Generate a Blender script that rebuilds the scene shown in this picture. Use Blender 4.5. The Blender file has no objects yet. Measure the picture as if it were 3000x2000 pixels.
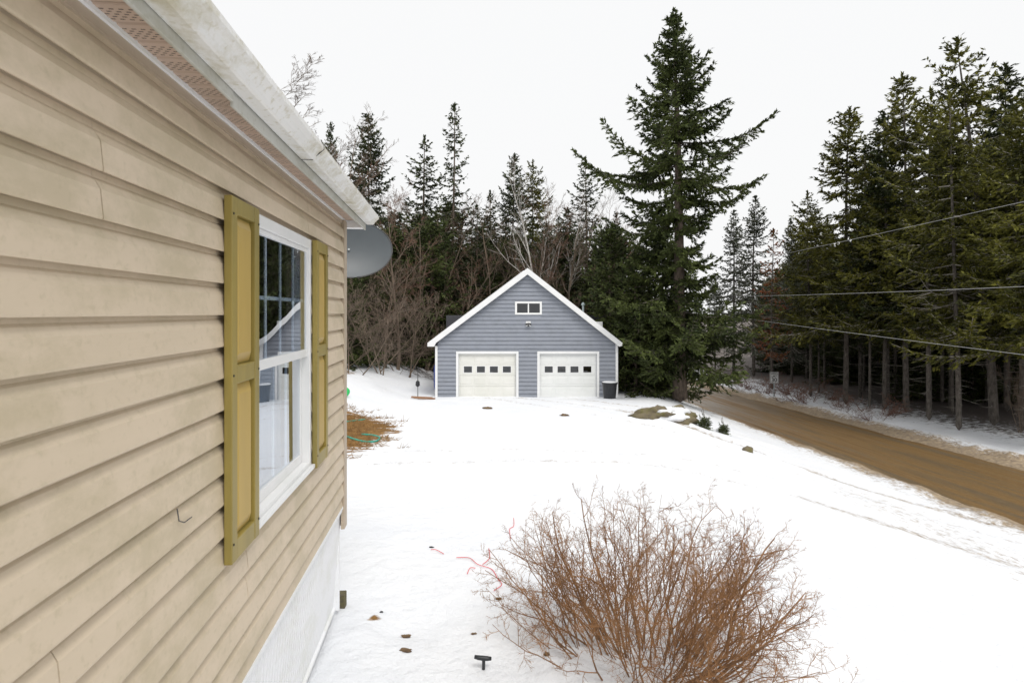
import bpy, math, random
import numpy as np
from mathutils import Vector, Matrix

# ------------------------------------------------------------------ camera, sky, sun, exposure
scene = bpy.context.scene
C = scene.collection
CZ = 4.0                       # eye height in world units; ground heights below are given relative to the eye
F = 1667.0                     # focal length in pixels of the 3000 px wide photograph
cam = bpy.data.cameras.new('camera')
cam.sensor_width = 36.0
cam.lens = F * 36.0 / 3000.0
cam.shift_y = -85.0 / 3000.0
cam.clip_start = 0.05
cam.clip_end = 2000.0
cam.dof.use_dof = True
cam.dof.focus_distance = 14.0
cam.dof.aperture_fstop = 7.1
cam_o = bpy.data.objects.new('camera', cam)
C.objects.link(cam_o)
cam_o.location = (0, 0, CZ)
cam_o.rotation_euler = (math.radians(90), 0, 0)
scene.camera = cam_o

SUN_EL, SUN_AZ = 55.0, 205.0   # behind the photographer, to the right; thick cloud
world = bpy.data.worlds.new('World')
scene.world = world
world.use_nodes = True
wn, wl = world.node_tree.nodes, world.node_tree.links
wn.clear()
w_out = wn.new('ShaderNodeOutputWorld')
w_bg = wn.new('ShaderNodeBackground')
w_sky = wn.new('ShaderNodeTexSky')
w_sky.sky_type = 'NISHITA'
w_sky.sun_disc = False
w_sky.sun_elevation = math.radians(SUN_EL)
w_sky.sun_rotation = math.radians(SUN_AZ)
w_sky.air_density = 2.0
w_sky.dust_density = 6.0
w_mix = wn.new('ShaderNodeMix')
w_mix.data_type = 'RGBA'
w_mix.inputs[0].default_value = 0.97          # even overcast sheet over the clear sky
w_mix.inputs[7].default_value = (7.75, 7.77, 7.8, 1)
wl.new(w_sky.outputs[0], w_mix.inputs[6])
wl.new(w_mix.outputs[2], w_bg.inputs[0])
w_bg.inputs[1].default_value = 0.1
wl.new(w_bg.outputs[0], w_out.inputs[0])

sun = bpy.data.lights.new('sun', 'SUN')
sun.energy = 1.5
sun.angle = math.radians(25)
sun.color = (1.0, 0.97, 0.92)
sun_o = bpy.data.objects.new('sun', sun)
C.objects.link(sun_o)
sun_o.location = (10, -20, 40)
az = math.radians(SUN_AZ)
sd = Vector((math.sin(az) * -1 * math.cos(math.radians(SUN_EL)), math.cos(az) * math.cos(math.radians(SUN_EL)), math.sin(math.radians(SUN_EL))))
sun_o.rotation_euler = sd.to_track_quat('Z', 'Y').to_euler()

scene.view_settings.view_transform = 'Standard'
scene.view_settings.look = 'None'
scene.view_settings.exposure = 0.33
scene.view_settings.gamma = 1.0
scene.cycles.max_bounces = 6
scene.cycles.diffuse_bounces = 3
scene.cycles.transparent_max_bounces = 8
scene.cycles.use_denoising = True

# ------------------------------------------------------------------ materials
MATS = {}

def new_mat(name):
    m = bpy.data.materials.new(name)
    m.use_nodes = True
    nt = m.node_tree
    return m, nt, nt.nodes['Principled BSDF']

def ramp(nt, fac, stops):
    r = nt.nodes.new('ShaderNodeValToRGB')
    el = r.color_ramp.elements
    while len(el) < len(stops):
        el.new(0.5)
    for e, (p, c) in zip(el, stops):
        e.position = p
        e.color = (c[0], c[1], c[2], 1) if len(c) > 1 else (c[0], c[0], c[0], 1)
    nt.links.new(fac, r.inputs[0])
    return r.outputs[0]

def noise(nt, scale, detail=4, rough=0.55, stretch=(1, 1, 1), coord='Object', offset=None):
    tc = nt.nodes.new('ShaderNodeTexCoord')
    mp = nt.nodes.new('ShaderNodeMapping')
    mp.inputs['Scale'].default_value = stretch
    if offset:
        mp.inputs['Location'].default_value = offset
    nt.links.new(tc.outputs[coord], mp.inputs[0])
    n = nt.nodes.new('ShaderNodeTexNoise')
    n.inputs['Scale'].default_value = scale
    n.inputs['Detail'].default_value = detail
    n.inputs['Roughness'].default_value = rough
    nt.links.new(mp.outputs[0], n.inputs['Vector'])
    return n.outputs[0]

def mixc(nt, fac, a, b):
    m = nt.nodes.new('ShaderNodeMix')
    m.data_type = 'RGBA'
    for sock, v in ((m.inputs[0], fac), (m.inputs[6], a), (m.inputs[7], b)):
        if isinstance(v, (int, float)):
            sock.default_value = v
        elif isinstance(v, tuple):
            sock.default_value = (v[0], v[1], v[2], 1)
        else:
            nt.links.new(v, sock)
    return m.outputs[2]

def math_node(nt, op, a, b=None):
    m = nt.nodes.new('ShaderNodeMath')
    m.operation = op
    for i, v in enumerate((a, b)):
        if v is None:
            continue
        if isinstance(v, (int, float)):
            m.inputs[i].default_value = v
        else:
            nt.links.new(v, m.inputs[i])
    return m.outputs[0]

def bump(nt, bsdf, height, strength, dist):
    b = nt.nodes.new('ShaderNodeBump')
    b.inputs['Strength'].default_value = strength
    b.inputs['Distance'].default_value = dist
    nt.links.new(height, b.inputs['Height'])
    nt.links.new(b.outputs[0], bsdf.inputs['Normal'])

def simple(name, c1, c2=None, scale=6.0, rough=0.6, bmp=0.0, bdist=0.01, stretch=(1, 1, 1), lo=0.35, hi=0.65, metal=0.0, spec=0.5):
    m, nt, b = new_mat(name)
    b.inputs['Roughness'].default_value = rough
    b.inputs['Metallic'].default_value = metal
    b.inputs['Specular IOR Level'].default_value = spec
    n = noise(nt, scale, 5, 0.6, stretch)
    nt.links.new(ramp(nt, n, [(lo, c1), (hi, c2 or tuple(x * 0.8 for x in c1))]), b.inputs['Base Color'])
    if bmp:
        bump(nt, b, n, bmp, bdist)
    MATS[name] = m
    return m

def vinyl(name, base, alt, stain, stain_amt, grain=0.25):
    m, nt, b = new_mat(name)
    b.inputs['Roughness'].default_value = 0.5
    b.inputs['Specular IOR Level'].default_value = 0.35
    big = noise(nt, 1.7, 5, 0.65, (1, 1, 2.2))
    col = ramp(nt, big, [(0.3, base), (0.7, alt)])
    st = noise(nt, 3.1, 8, 0.72, (1, 0.8, 1.3), offset=(3.3, 1.2, 7.7))
    msk = ramp(nt, st, [(0.46, (0.0,)), (0.62, (stain_amt,))])
    col = mixc(nt, msk, col, stain)
    sp = noise(nt, 38, 3, 0.6, (1, 1, 1), offset=(1, 5, 2))
    msk2 = ramp(nt, sp, [(0.56, (0.0,)), (0.70, (0.6 * stain_amt,))])
    col = mixc(nt, msk2, col, stain)
    nt.links.new(col, b.inputs['Base Color'])
    g = noise(nt, 60, 4, 0.6, (1, 0.06, 1.6))
    bump(nt, b, g, grain, 0.002)
    MATS[name] = m
    return m

vinyl('tan_vinyl', (0.685, 0.57, 0.43), (0.62, 0.52, 0.385), (0.44, 0.375, 0.235), 0.48)
vinyl('tan_trim', (0.52, 0.43, 0.33), (0.45, 0.37, 0.28), (0.3, 0.26, 0.18), 0.2)
vinyl('white_vinyl', (0.88, 0.885, 0.90), (0.84, 0.85, 0.87), (0.55, 0.56, 0.42), 0.22, 0.1)
vinyl('gutter_white', (0.80, 0.80, 0.79), (0.74, 0.74, 0.72), (0.40, 0.35, 0.19), 0.7, 0.05)
vinyl('fascia_grey', (0.56, 0.56, 0.52), (0.46, 0.46, 0.42), (0.28, 0.26, 0.16), 0.45, 0.05)
simple('white_paint', (0.80, 0.80, 0.80), (0.74, 0.75, 0.75), 3, 0.4)
simple('window_white', (0.83, 0.83, 0.83), (0.78, 0.79, 0.78), 5, 0.32)
simple('shutter_gold', (0.50, 0.345, 0.09), (0.42, 0.295, 0.08), 7, 0.5, 0.12, 0.002, (1, 1, 0.15))
simple('shutter_olive', (0.35, 0.265, 0.065), (0.24, 0.19, 0.05), 5, 0.45, 0.12, 0.002, (1, 1, 0.15))
simple('screw_dark', (0.02, 0.02, 0.015), (0.03, 0.03, 0.02), 20, 0.6)
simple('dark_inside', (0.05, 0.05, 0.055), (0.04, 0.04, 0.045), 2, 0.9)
simple('room_wall', (0.20, 0.19, 0.18), (0.17, 0.16, 0.15), 2, 0.9)
simple('curtain', (0.55, 0.60, 0.66), (0.48, 0.53, 0.60), 9, 0.9, 0, 0.01, (1, 6, 0.2))
simple('grille_white', (0.78, 0.82, 0.86), (0.72, 0.78, 0.83), 3, 0.4)
vinyl('grey_vinyl', (0.285, 0.305, 0.35), (0.255, 0.275, 0.32), (0.16, 0.17, 0.17), 0.22, 0.15)
simple('door_cream', (0.74, 0.735, 0.695), (0.67, 0.67, 0.62), 1.2, 0.42)
simple('door_white', (0.75, 0.76, 0.75), (0.70, 0.715, 0.70), 1.2, 0.42)
simple('dish_grey', (0.085, 0.10, 0.112), (0.075, 0.088, 0.098), 3, 0.42)
simple('dark_metal', (0.05, 0.05, 0.055), (0.08, 0.08, 0.08), 14, 0.5)
simple('galvanised', (0.42, 0.43, 0.44), (0.34, 0.45, 0.46), 22, 0.45, metal=0.5)
simple('shingle', (0.07, 0.07, 0.075), (0.12, 0.12, 0.12), 30, 0.9, 0.5, 0.01)
simple('snow_clean', (0.84, 0.85, 0.87), (0.80, 0.82, 0.85), 5, 0.75, 0.4, 0.03)
simple('bark_spruce', (0.20, 0.155, 0.12), (0.07, 0.055, 0.045), 9, 0.95, 1.0, 0.03, (1, 1, 0.35))
simple('bark_grey', (0.16, 0.14, 0.12), (0.06, 0.052, 0.045), 9, 0.95, 1.0, 0.025, (1, 1, 0.4))
simple('dead_twig', (0.42, 0.39, 0.34), (0.22, 0.20, 0.175), 3, 0.95)
simple('bark_bare', (0.235, 0.175, 0.125), (0.10, 0.078, 0.06), 4, 0.95, 0.5, 0.01, (1, 1, 0.4))
simple('twig_red', (0.24, 0.125, 0.085), (0.13, 0.075, 0.055), 1.5, 0.9)
simple('twig_brown', (0.185, 0.135, 0.10), (0.10, 0.075, 0.058), 1.5, 0.9)
simple('shrub_stem', (0.29, 0.15, 0.065), (0.14, 0.075, 0.038), 14, 0.85, 0.5, 0.003, (1, 1, 0.3))
simple('shrub_twig', (0.37, 0.185, 0.07), (0.20, 0.10, 0.042), 5, 0.85)
simple('wire_grey', (0.40, 0.40, 0.40), (0.32, 0.32, 0.32), 2, 0.5)
simple('pole_wood', (0.17, 0.13, 0.10), (0.10, 0.08, 0.065), 8, 0.95, 0.6, 0.01, (1, 1, 0.1))
simple('plank', (0.36, 0.20, 0.11), (0.24, 0.13, 0.075), 6, 0.8, 0.4, 0.004, (0.2, 1, 1))
simple('mossy_block', (0.13, 0.115, 0.05), (0.09, 0.075, 0.05), 25, 0.95, 0.6, 0.01)
simple('clod', (0.20, 0.125, 0.06), (0.10, 0.065, 0.04), 18, 0.95, 0.6, 0.01)
simple('black_plastic', (0.012, 0.014, 0.017), (0.02, 0.022, 0.025), 6, 0.4)
simple('blue_plastic', (0.02, 0.06, 0.35), (0.02, 0.05, 0.28), 6, 0.4)
simple('green_plastic', (0.02, 0.55, 0.13), (0.02, 0.48, 0.11), 6, 0.4)
simple('hose_teal', (0.02, 0.40, 0.30), (0.02, 0.33, 0.26), 6, 0.45)
simple('cord_red', (0.75, 0.05, 0.06), (0.6, 0.04, 0.05), 6, 0.6)
simple('sign_white', (0.70, 0.71, 0.71), (0.62, 0.63, 0.63), 4, 0.4)
simple('sign_black', (0.012, 0.012, 0.014), (0.02, 0.02, 0.02), 4, 0.5)
simple('dry_grass', (0.36, 0.21, 0.07), (0.20, 0.11, 0.04), 2.5, 0.9)

def needle_mat(name, dark, light, tip):
    m, nt, b = new_mat(name)
    b.inputs['Roughness'].default_value = 0.65
    b.inputs['Specular IOR Level'].default_value = 0.25
    geo = nt.nodes.new('ShaderNodeNewGeometry')
    c = ramp(nt, geo.outputs['Random Per Island'], [(0.0, dark), (0.7, light), (1.0, tip)])
    big = noise(nt, 0.55, 3)
    f = ramp(nt, big, [(0.42, (0.0,)), (0.64, (0.75,))])
    nt.links.new(mixc(nt, f, c, tip), b.inputs['Base Color'])
    MATS[name] = m

needle_mat('needles_dark', (0.012, 0.018, 0.007), (0.036, 0.050, 0.017), (0.080, 0.098, 0.032))
needle_mat('needles_hero', (0.013, 0.020, 0.006), (0.042, 0.058, 0.016), (0.095, 0.118, 0.030))
needle_mat('needles_olive', (0.014, 0.018, 0.004), (0.062, 0.068, 0.013), (0.185, 0.18, 0.028))
needle_mat('needles_grey', (0.03, 0.038, 0.024), (0.065, 0.076, 0.048), (0.11, 0.12, 0.085))
needle_mat('needles_rust', (0.20, 0.06, 0.025), (0.34, 0.10, 0.035), (0.12, 0.08, 0.03))

def bark_birch():
    m, nt, b = new_mat('bark_birch')
    b.inputs['Roughness'].default_value = 0.8
    n = noise(nt, 5, 5, 0.6, (1, 1, 5))
    nt.links.new(ramp(nt, n, [(0.0, (0.62, 0.60, 0.56)), (0.55, (0.55, 0.52, 0.48)), (0.66, (0.09, 0.08, 0.07))]), b.inputs['Base Color'])
    MATS['bark_birch'] = m
bark_birch()

def glass_mat(name, base_r, tint, warp, room=None):
    m, nt, b = new_mat(name)
    nt.nodes.remove(b)
    out = nt.nodes['Material Output']
    gl = nt.nodes.new('ShaderNodeBsdfGlossy')
    gl.inputs['Roughness'].default_value = 0.0
    gl.inputs['Color'].default_value = (0.95, 0.97, 1.0, 1)
    tr = nt.nodes.new('ShaderNodeBsdfTransparent')
    tr.inputs['Color'].default_value = (*tint, 1)
    fr = nt.nodes.new('ShaderNodeFresnel')
    fr.inputs['IOR'].default_value = 1.5
    geo = nt.nodes.new('ShaderNodeNewGeometry')
    front = math_node(nt, 'SUBTRACT', 1.0, geo.outputs['Backfacing'])      # the inner face of the pane only transmits
    fac = math_node(nt, 'MULTIPLY', math_node(nt, 'MINIMUM', math_node(nt, 'ADD', fr.outputs[0], base_r), 1.0), front)
    mx = nt.nodes.new('ShaderNodeMixShader')
    nt.links.new(fac, mx.inputs[0])
    nt.links.new(tr.outputs[0], mx.inputs[1])
    nt.links.new(gl.outputs[0], mx.inputs[2])
    nt.links.new(mx.outputs[0], out.inputs['Surface'])
    if warp:
        n = noise(nt, 1.3, 0, 0.4, (1, 1, 0.6))
        bm = nt.nodes.new('ShaderNodeBump')
        bm.inputs['Strength'].default_value = 1.0
        bm.inputs['Distance'].default_value = warp
        nt.links.new(n, bm.inputs['Height'])
        nt.links.new(bm.outputs[0], gl.inputs['Normal'])
    MATS[name] = m
glass_mat('house_glass', 0.36, (0.92, 0.96, 1.0), 0.010)
glass_mat('garage_glass', 0.05, (0.5, 0.52, 0.55), 0.0)

def soffit_mat():
    m, nt, b = new_mat('soffit')
    b.inputs['Roughness'].default_value = 0.6
    tc = nt.nodes.new('ShaderNodeTexCoord')
    sp = nt.nodes.new('ShaderNodeSeparateXYZ')
    nt.links.new(tc.outputs['Object'], sp.inputs[0])
    x, y = sp.outputs[0], sp.outputs[1]
    row = math_node(nt, 'MODULO', math_node(nt, 'ADD', y, 20.0), 0.012)
    rowi = math_node(nt, 'FLOOR', math_node(nt, 'DIVIDE', math_node(nt, 'ADD', y, 20.0), 0.012))
    off = math_node(nt, 'MULTIPLY', math_node(nt, 'MODULO', rowi, 2.0), 0.011)
    col = math_node(nt, 'MODULO', math_node(nt, 'ADD', math_node(nt, 'ADD', x, 1.0), off), 0.022)
    hole = math_node(nt, 'MULTIPLY', math_node(nt, 'LESS_THAN', row, 0.0045), math_node(nt, 'LESS_THAN', col, 0.011))
    strip = math_node(nt, 'MODULO', math_node(nt, 'ADD', y, 20.0), 0.095)
    band = math_node(nt, 'MULTIPLY', math_node(nt, 'GREATER_THAN', strip, 0.02), math_node(nt, 'LESS_THAN', strip, 0.08))
    hole = math_node(nt, 'MULTIPLY', hole, band)
    big = noise(nt, 2.5, 4)
    base = ramp(nt, big, [(0.3, (0.56, 0.42, 0.33)), (0.7, (0.46, 0.35, 0.27))])
    nt.links.new(mixc(nt, hole, base, (0.06, 0.045, 0.035)), b.inputs['Base Color'])
    MATS['soffit'] = m
soffit_mat()

def ground_mat():
    m, nt, b = new_mat('snow_ground')
    b.inputs['Roughness'].default_value = 0.8
    b.inputs['Specular IOR Level'].default_value = 0.2
    def attr(n):
        a = nt.nodes.new('ShaderNodeAttribute')
        a.attribute_name = n
        return a.outputs['Fac']
    snow = ramp(nt, noise(nt, 0.6, 4), [(0.3, (0.86, 0.87, 0.89)), (0.7, (0.80, 0.82, 0.86))])
    # sand and dirt thrown up from the road: broken by streaky noise
    d = attr('dirt')
    n1 = noise(nt, 5.5, 10, 0.8, (1.3, 0.9, 1))
    thr = math_node(nt, 'ADD', math_node(nt, 'MULTIPLY', d, 1.0), math_node(nt, 'SUBTRACT', n1, 0.55))
    msk = ramp(nt, thr, [(0.27, (0.0,)), (0.46, (0.9,))])
    sand = ramp(nt, noise(nt, 9, 4), [(0.35, (0.36, 0.26, 0.14)), (0.65, (0.17, 0.11, 0.055))])
    col = mixc(nt, msk, snow, sand)
    # bare turf showing through
    g = attr('turf')
    n2 = noise(nt, 1.9, 7, 0.7, (0.9, 1.7, 1), offset=(4, 2, 1))
    thr2 = math_node(nt, 'ADD', g, math_node(nt, 'SUBTRACT', n2, 0.5))
    msk2 = ramp(nt, thr2, [(0.46, (0.0,)), (0.56, (1.0,))])
    turf = ramp(nt, noise(nt, 14, 4), [(0.35, (0.34, 0.18, 0.05)), (0.65, (0.15, 0.085, 0.035))])
    col = mixc(nt, msk2, col, turf)
    # needle litter on the forest floor, its dark colour also standing in for shade
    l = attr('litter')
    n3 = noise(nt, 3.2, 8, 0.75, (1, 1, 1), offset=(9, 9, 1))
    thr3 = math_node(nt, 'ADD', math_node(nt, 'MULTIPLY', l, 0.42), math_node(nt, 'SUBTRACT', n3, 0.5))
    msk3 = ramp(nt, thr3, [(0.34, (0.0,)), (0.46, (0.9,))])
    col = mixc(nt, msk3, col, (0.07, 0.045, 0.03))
    nt.links.new(col, b.inputs['Base Color'])
    h = noise(nt, 5.5, 8, 0.62)
    bump(nt, b, h, 0.75, 0.08)
    MATS['snow_ground'] = m
ground_mat()

def road_mat():
    m, nt, b = new_mat('dirt_road')
    streak = noise(nt, 1.5, 6, 0.6, (1.6, 0.07, 1))
    col = ramp(nt, streak, [(0.25, (0.105, 0.060, 0.022)), (0.46, (0.215, 0.128, 0.048)), (0.60, (0.165, 0.122, 0.075)), (0.8, (0.26, 0.165, 0.07))])
    fine = noise(nt, 24, 6, 0.7, (1, 0.5, 1))
    col = mixc(nt, ramp(nt, fine, [(0.4, (0.0,)), (0.75, (0.5,))]), col, (0.07, 0.05, 0.028))
    nt.links.new(col, b.inputs['Base Color'])
    b.inputs['Specular IOR Level'].default_value = 0.35
    nt.links.new(ramp(nt, streak, [(0.3, (0.72,)), (0.60, (0.30,)), (0.8, (0.65,))]), b.inputs['Roughness'])
    bump(nt, b, fine, 0.5, 0.03)
    MATS['dirt_road'] = m
road_mat()

def rock_mat():
    m, nt, b = new_mat('boulder')
    b.inputs['Roughness'].default_value = 0.95
    n = noise(nt, 3, 6, 0.65)
    nt.links.new(ramp(nt, n, [(0.3, (0.09, 0.08, 0.065)), (0.5, (0.17, 0.14, 0.085)), (0.7, (0.13, 0.12, 0.035))]), b.inputs['Base Color'])
    bump(nt, b, n, 0.9, 0.06)
    MATS['boulder'] = m
rock_mat()

# ------------------------------------------------------------------ mesh helpers
def mesh_from(name, V, Fc, mat, smooth=False):
    me = bpy.data.meshes.new(name)
    V = np.asarray(V, dtype=np.float32).reshape(-1, 3)
    if isinstance(Fc, np.ndarray):
        n, k = Fc.shape
        me.vertices.add(len(V))
        me.vertices.foreach_set('co', V.ravel())
        me.loops.add(n * k)
        me.loops.foreach_set('vertex_index', Fc.astype(np.int32).ravel())
        me.polygons.add(n)
        me.polygons.foreach_set('loop_start', np.arange(0, n * k, k, dtype=np.int32))
        me.update(calc_edges=True)
    else:
        me.from_pydata([tuple(map(float, v)) for v in V], [], [tuple(map(int, f)) for f in Fc])
        me.update()
    if smooth:
        me.polygons.foreach_set('use_smooth', np.ones(len(me.polygons), dtype=bool))
    if mat:
        me.materials.append(MATS[mat])
    return me

def add_obj(name, me, parent=None, loc=None):
    o = bpy.data.objects.new(name, me)
    C.objects.link(o)
    if parent is not None:
        o.parent = parent
    if loc is not None:
        o.location = loc
    return o

class MB:
    """collects shapes that make up ONE part"""
    def __init__(s):
        s.V, s.F = [], []
    def add(s, V, Fc):
        b = len(s.V)
        s.V += [tuple(v) for v in V]
        s.F += [tuple(b + i for i in f) for f in Fc]
        return s
    def box(s, x0, x1, y0, y1, z0, z1):
        V = [(x0, y0, z0), (x1, y0, z0), (x1, y1, z0), (x0, y1, z0), (x0, y0, z1), (x1, y0, z1), (x1, y1, z1), (x0, y1, z1)]
        return s.add(V, [(0, 3, 2, 1), (4, 5, 6, 7), (0, 1, 5, 4), (1, 2, 6, 5), (2, 3, 7, 6), (3, 0, 4, 7)])
    def extrude(s, prof, axis, a, b):
        """prof: closed polygon of 2-D points; axis 'y': points are (x,z); axis 'x': (y,z)"""
        n = len(prof)
        mk = (lambda p, t: (p[0], t, p[1])) if axis == 'y' else (lambda p, t: (t, p[0], p[1]))
        V = [mk(p, a) for p in prof] + [mk(p, b) for p in prof]
        Fc = [tuple(range(n - 1, -1, -1)), tuple(range(n, 2 * n))]
        Fc += [(i, (i + 1) % n, n + (i + 1) % n, n + i) for i in range(n)]
        return s.add(V, Fc)
    def tube(s, pts, rad, n=8, caps=True):
        pts = [Vector(p) for p in pts]
        rad = rad if hasattr(rad, '__len__') else [rad] * len(pts)
        V, Fc = [], []
        ref = Vector((0.31, 0.17, 0.93))
        for i, p in enumerate(pts):
            d = (pts[min(i + 1, len(pts) - 1)] - pts[max(i - 1, 0)]).normalized()
            if abs(d.dot(ref)) > 0.97:
                ref = Vector((0.9, 0.3, 0.1))
            u = d.cross(ref).normalized()
            w = d.cross(u)
            for k in range(n):
                a = 2 * math.pi * k / n
                V.append(p + (u * math.cos(a) + w * math.sin(a)) * rad[i])
        for i in range(len(pts) - 1):
            for k in range(n):
                k2 = (k + 1) % n
                Fc.append((i * n + k, i * n + k2, (i + 1) * n + k2, (i + 1) * n + k))
        if caps:
            Fc.append(tuple(range(n - 1, -1, -1)))
            Fc.append(tuple(range((len(pts) - 1) * n, len(pts) * n)))
        return s.add(V, Fc)
    def build(s, name, mat, parent=None, smooth=False, bevel=0.0, loc=None):
        me = mesh_from(name, s.V, s.F, mat, smooth)
        o = add_obj(name, me, parent, loc)
        if bevel:
            md = o.modifiers.new('edge', 'BEVEL')
            md.width = bevel
            md.segments = 2
            md.limit_method = 'ANGLE'
        return o

def thing(name, label, cat, loc=(0, 0, 0), rotz=0.0, group=None):
    o = bpy.data.objects.new(name, None)
    C.objects.link(o)
    o.location = loc
    o.rotation_euler = (0, 0, rotz)
    o.empty_display_size = 0.2
    return tag(o, label, cat, group)

def tag(o, label, cat, group=None, kind=None):
    o['label'] = label
    o['category'] = cat
    if group:
        o['group'] = group
    if kind:
        o['kind'] = kind
    return o

def prisms(P0, P1, R0, R1, n=3):
    """open n-sided tapered sticks, vectorised"""
    D = P1 - P0
    L = np.linalg.norm(D, axis=1, keepdims=True) + 1e-9
    D = D / L
    ref = np.where(np.abs(D[:, 2:3]) > 0.9, np.array([[1.0, 0, 0]]), np.array([[0, 0, 1.0]]))
    U = np.cross(D, ref)
    U /= np.linalg.norm(U, axis=1, keepdims=True) + 1e-9
    W = np.cross(D, U)
    N = len(P0)
    V = np.empty((N, 2, n, 3))
    for k in range(n):
        a = 2 * math.pi * k / n
        o = U * math.cos(a) + W * math.sin(a)
        V[:, 0, k] = P0 + o * R0[:, None]
        V[:, 1, k] = P1 + o * R1[:, None]
    base = (np.arange(N) * 2 * n)[:, None]
    Fc = np.concatenate([np.concatenate([base + k, base + (k + 1) % n, base + n + (k + 1) % n, base + n + k], axis=1) for k in range(n)], axis=0)
    return V.reshape(-1, 3), Fc

def merge(parts):
    Vs, Fs, b = [], [], 0
    for V, Fc in parts:
        Vs.append(V)
        Fs.append(Fc + b)
        b += len(V)
    return np.concatenate(Vs), np.concatenate(Fs)

# ------------------------------------------------------------------ terrain
def vnoise(x, y, seed=0):
    x = np.asarray(x, dtype=float)
    y = np.asarray(y, dtype=float)
    xi, yi = np.floor(x), np.floor(y)
    xf, yf = x - xi, y - yi
    def h(a, b):
        s = np.sin(a * 127.1 + b * 311.7 + seed * 74.7) * 43758.5453
        return s - np.floor(s)
    u, v = xf * xf * (3 - 2 * xf), yf * yf * (3 - 2 * yf)
    return (h(xi, yi) * (1 - u) + h(xi + 1, yi) * u) * (1 - v) + (h(xi, yi + 1) * (1 - u) + h(xi + 1, yi + 1) * u) * v

def fbm(x, y, seed=0, o=4):
    r, a = 0, 0.5
    for i in range(o):
        r = r + a * vnoise(x * 2 ** i, y * 2 ** i, seed + i)
        a *= 0.5
    return r

def sm(a, b, x):
    t = np.clip((x - a) / (b - a), 0, 1)
    return t * t * (3 - 2 * t)

ROAD_W = 4.5
def road_near(Y):
    return 12.2 - 0.04 * Y
def road_z(Y):
    return -4.4 - 0.032 * np.clip(Y, -20, 120)

def gz_rel(X, Y):
    X = np.asarray(X, dtype=float)
    Y = np.asarray(Y, dtype=float)
    yard = -1.95 - 0.0745 * np.clip(Y, 4.8, 26.5) - 0.015 * np.maximum(Y - 40, 0)
    yard = yard - 0.06 * np.clip(X, 0, 8) * (1 - sm(14, 24, Y))
    yard = yard + 1.0 * sm(4.3, 8, -X) * sm(12, 20, Y)
    yard = yard + 0.10 * (fbm(X * 0.5, Y * 0.5, 3) - 0.47) + 0.035 * (fbm(X * 2.3, Y * 2.3, 8) - 0.47)
    for x0, y0, x1, y1 in ((-0.6, 25.5, 3.4, 18.5), (3.4, 18.5, 11.5, 9.5), (0.8, 25.7, 5.0, 18.9), (5.0, 18.9, 12.0, 11.2)):
        vx, vy = x1 - x0, y1 - y0
        q = np.clip(((X - x0) * vx + (Y - y0) * vy) / (vx * vx + vy * vy), 0, 1)
        dd = np.hypot(X - x0 - q * vx, Y - y0 - q * vy)
        yard = yard - 0.05 * np.exp(-(dd / 0.22) ** 2) + 0.03 * np.exp(-((dd - 0.42) / 0.16) ** 2)
    yard = yard + 0.17 * (fbm(X * 2.6, Y * 2.6, 51) - 0.47) * (1 - sm(4.2, 6.0, Y)) + 0.10 * np.exp(-(((X - 0.75) / 0.55) ** 2 + ((Y - 3.5) / 0.4) ** 2))
    yard = yard - 0.06 * np.exp(-(((X - 0.97) / 0.5) ** 2 + ((Y - 3.85) / 0.4) ** 2))
    zr = road_z(Y)
    s = X - road_near(Y) + 0.55 * (fbm(X * 0.7, Y * 0.9, 21) - 0.47)
    w = np.clip(12 - 0.29 * Y, 4.5, 11)
    t = np.clip(1 + s / w, 0, 1)
    t = 0.5 * t + 0.5 * t * t * (3 - 2 * t)
    z = yard * (1 - t) + zr * t
    rough = fbm(X * 1.6, Y * 1.6, 31) - 0.3
    z = z + 0.30 * np.exp(-((s + 0.75) / 0.6) ** 2) * rough
    far = zr + 0.16 + 0.02 * np.maximum(s - 8, 0) + 0.22 * (fbm(X * 0.8, Y * 0.8, 5) - 0.45)
    z = np.where(s > ROAD_W * 0.5, zr + (far - zr) * sm(ROAD_W, ROAD_W + 1.2, s) + 0.38 * np.exp(-((s - ROAD_W - 0.9) / 0.6) ** 2) * rough, z)
    bed = sm(-0.25, 0.2, s) * (1 - sm(ROAD_W - 0.2, ROAD_W + 0.25, s))
    z = z - 0.14 * bed
    return z

def gz(X, Y):
    return float(gz_rel(X, Y)) + CZ

def axis(parts):
    out = []
    for a, b, st in parts:
        out.append(np.arange(a, b - 1e-6, st))
    out.append(np.array([parts[-1][1]]))
    return np.concatenate(out)

gx = axis([(-400, -80, 20), (-80, -30, 4), (-30, -12, 0.9), (-12, 21, 0.15), (21, 40, 0.6), (40, 90, 5), (90, 420, 22)])
gy = axis([(-60, -6, 4), (-6, 1, 0.7), (1, 44, 0.15), (44, 80, 0.8), (80, 140, 5), (140, 700, 28)])
GX, GY = np.meshgrid(gx, gy)
GZ = gz_rel(GX, GY) + CZ
nx, ny = len(gx), len(gy)
V = np.stack([GX, GY, GZ], -1).reshape(-1, 3)
idx = np.arange(nx * ny).reshape(ny, nx)
Fq = np.stack([idx[:-1, :-1], idx[:-1, 1:], idx[1:, 1:], idx[1:, :-1]], -1).reshape(-1, 4)
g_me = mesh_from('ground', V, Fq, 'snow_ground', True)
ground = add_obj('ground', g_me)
ground['kind'] = 'structure'
ground['label'] = 'snow covered yard and forest floor sloping down to the road'

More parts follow.
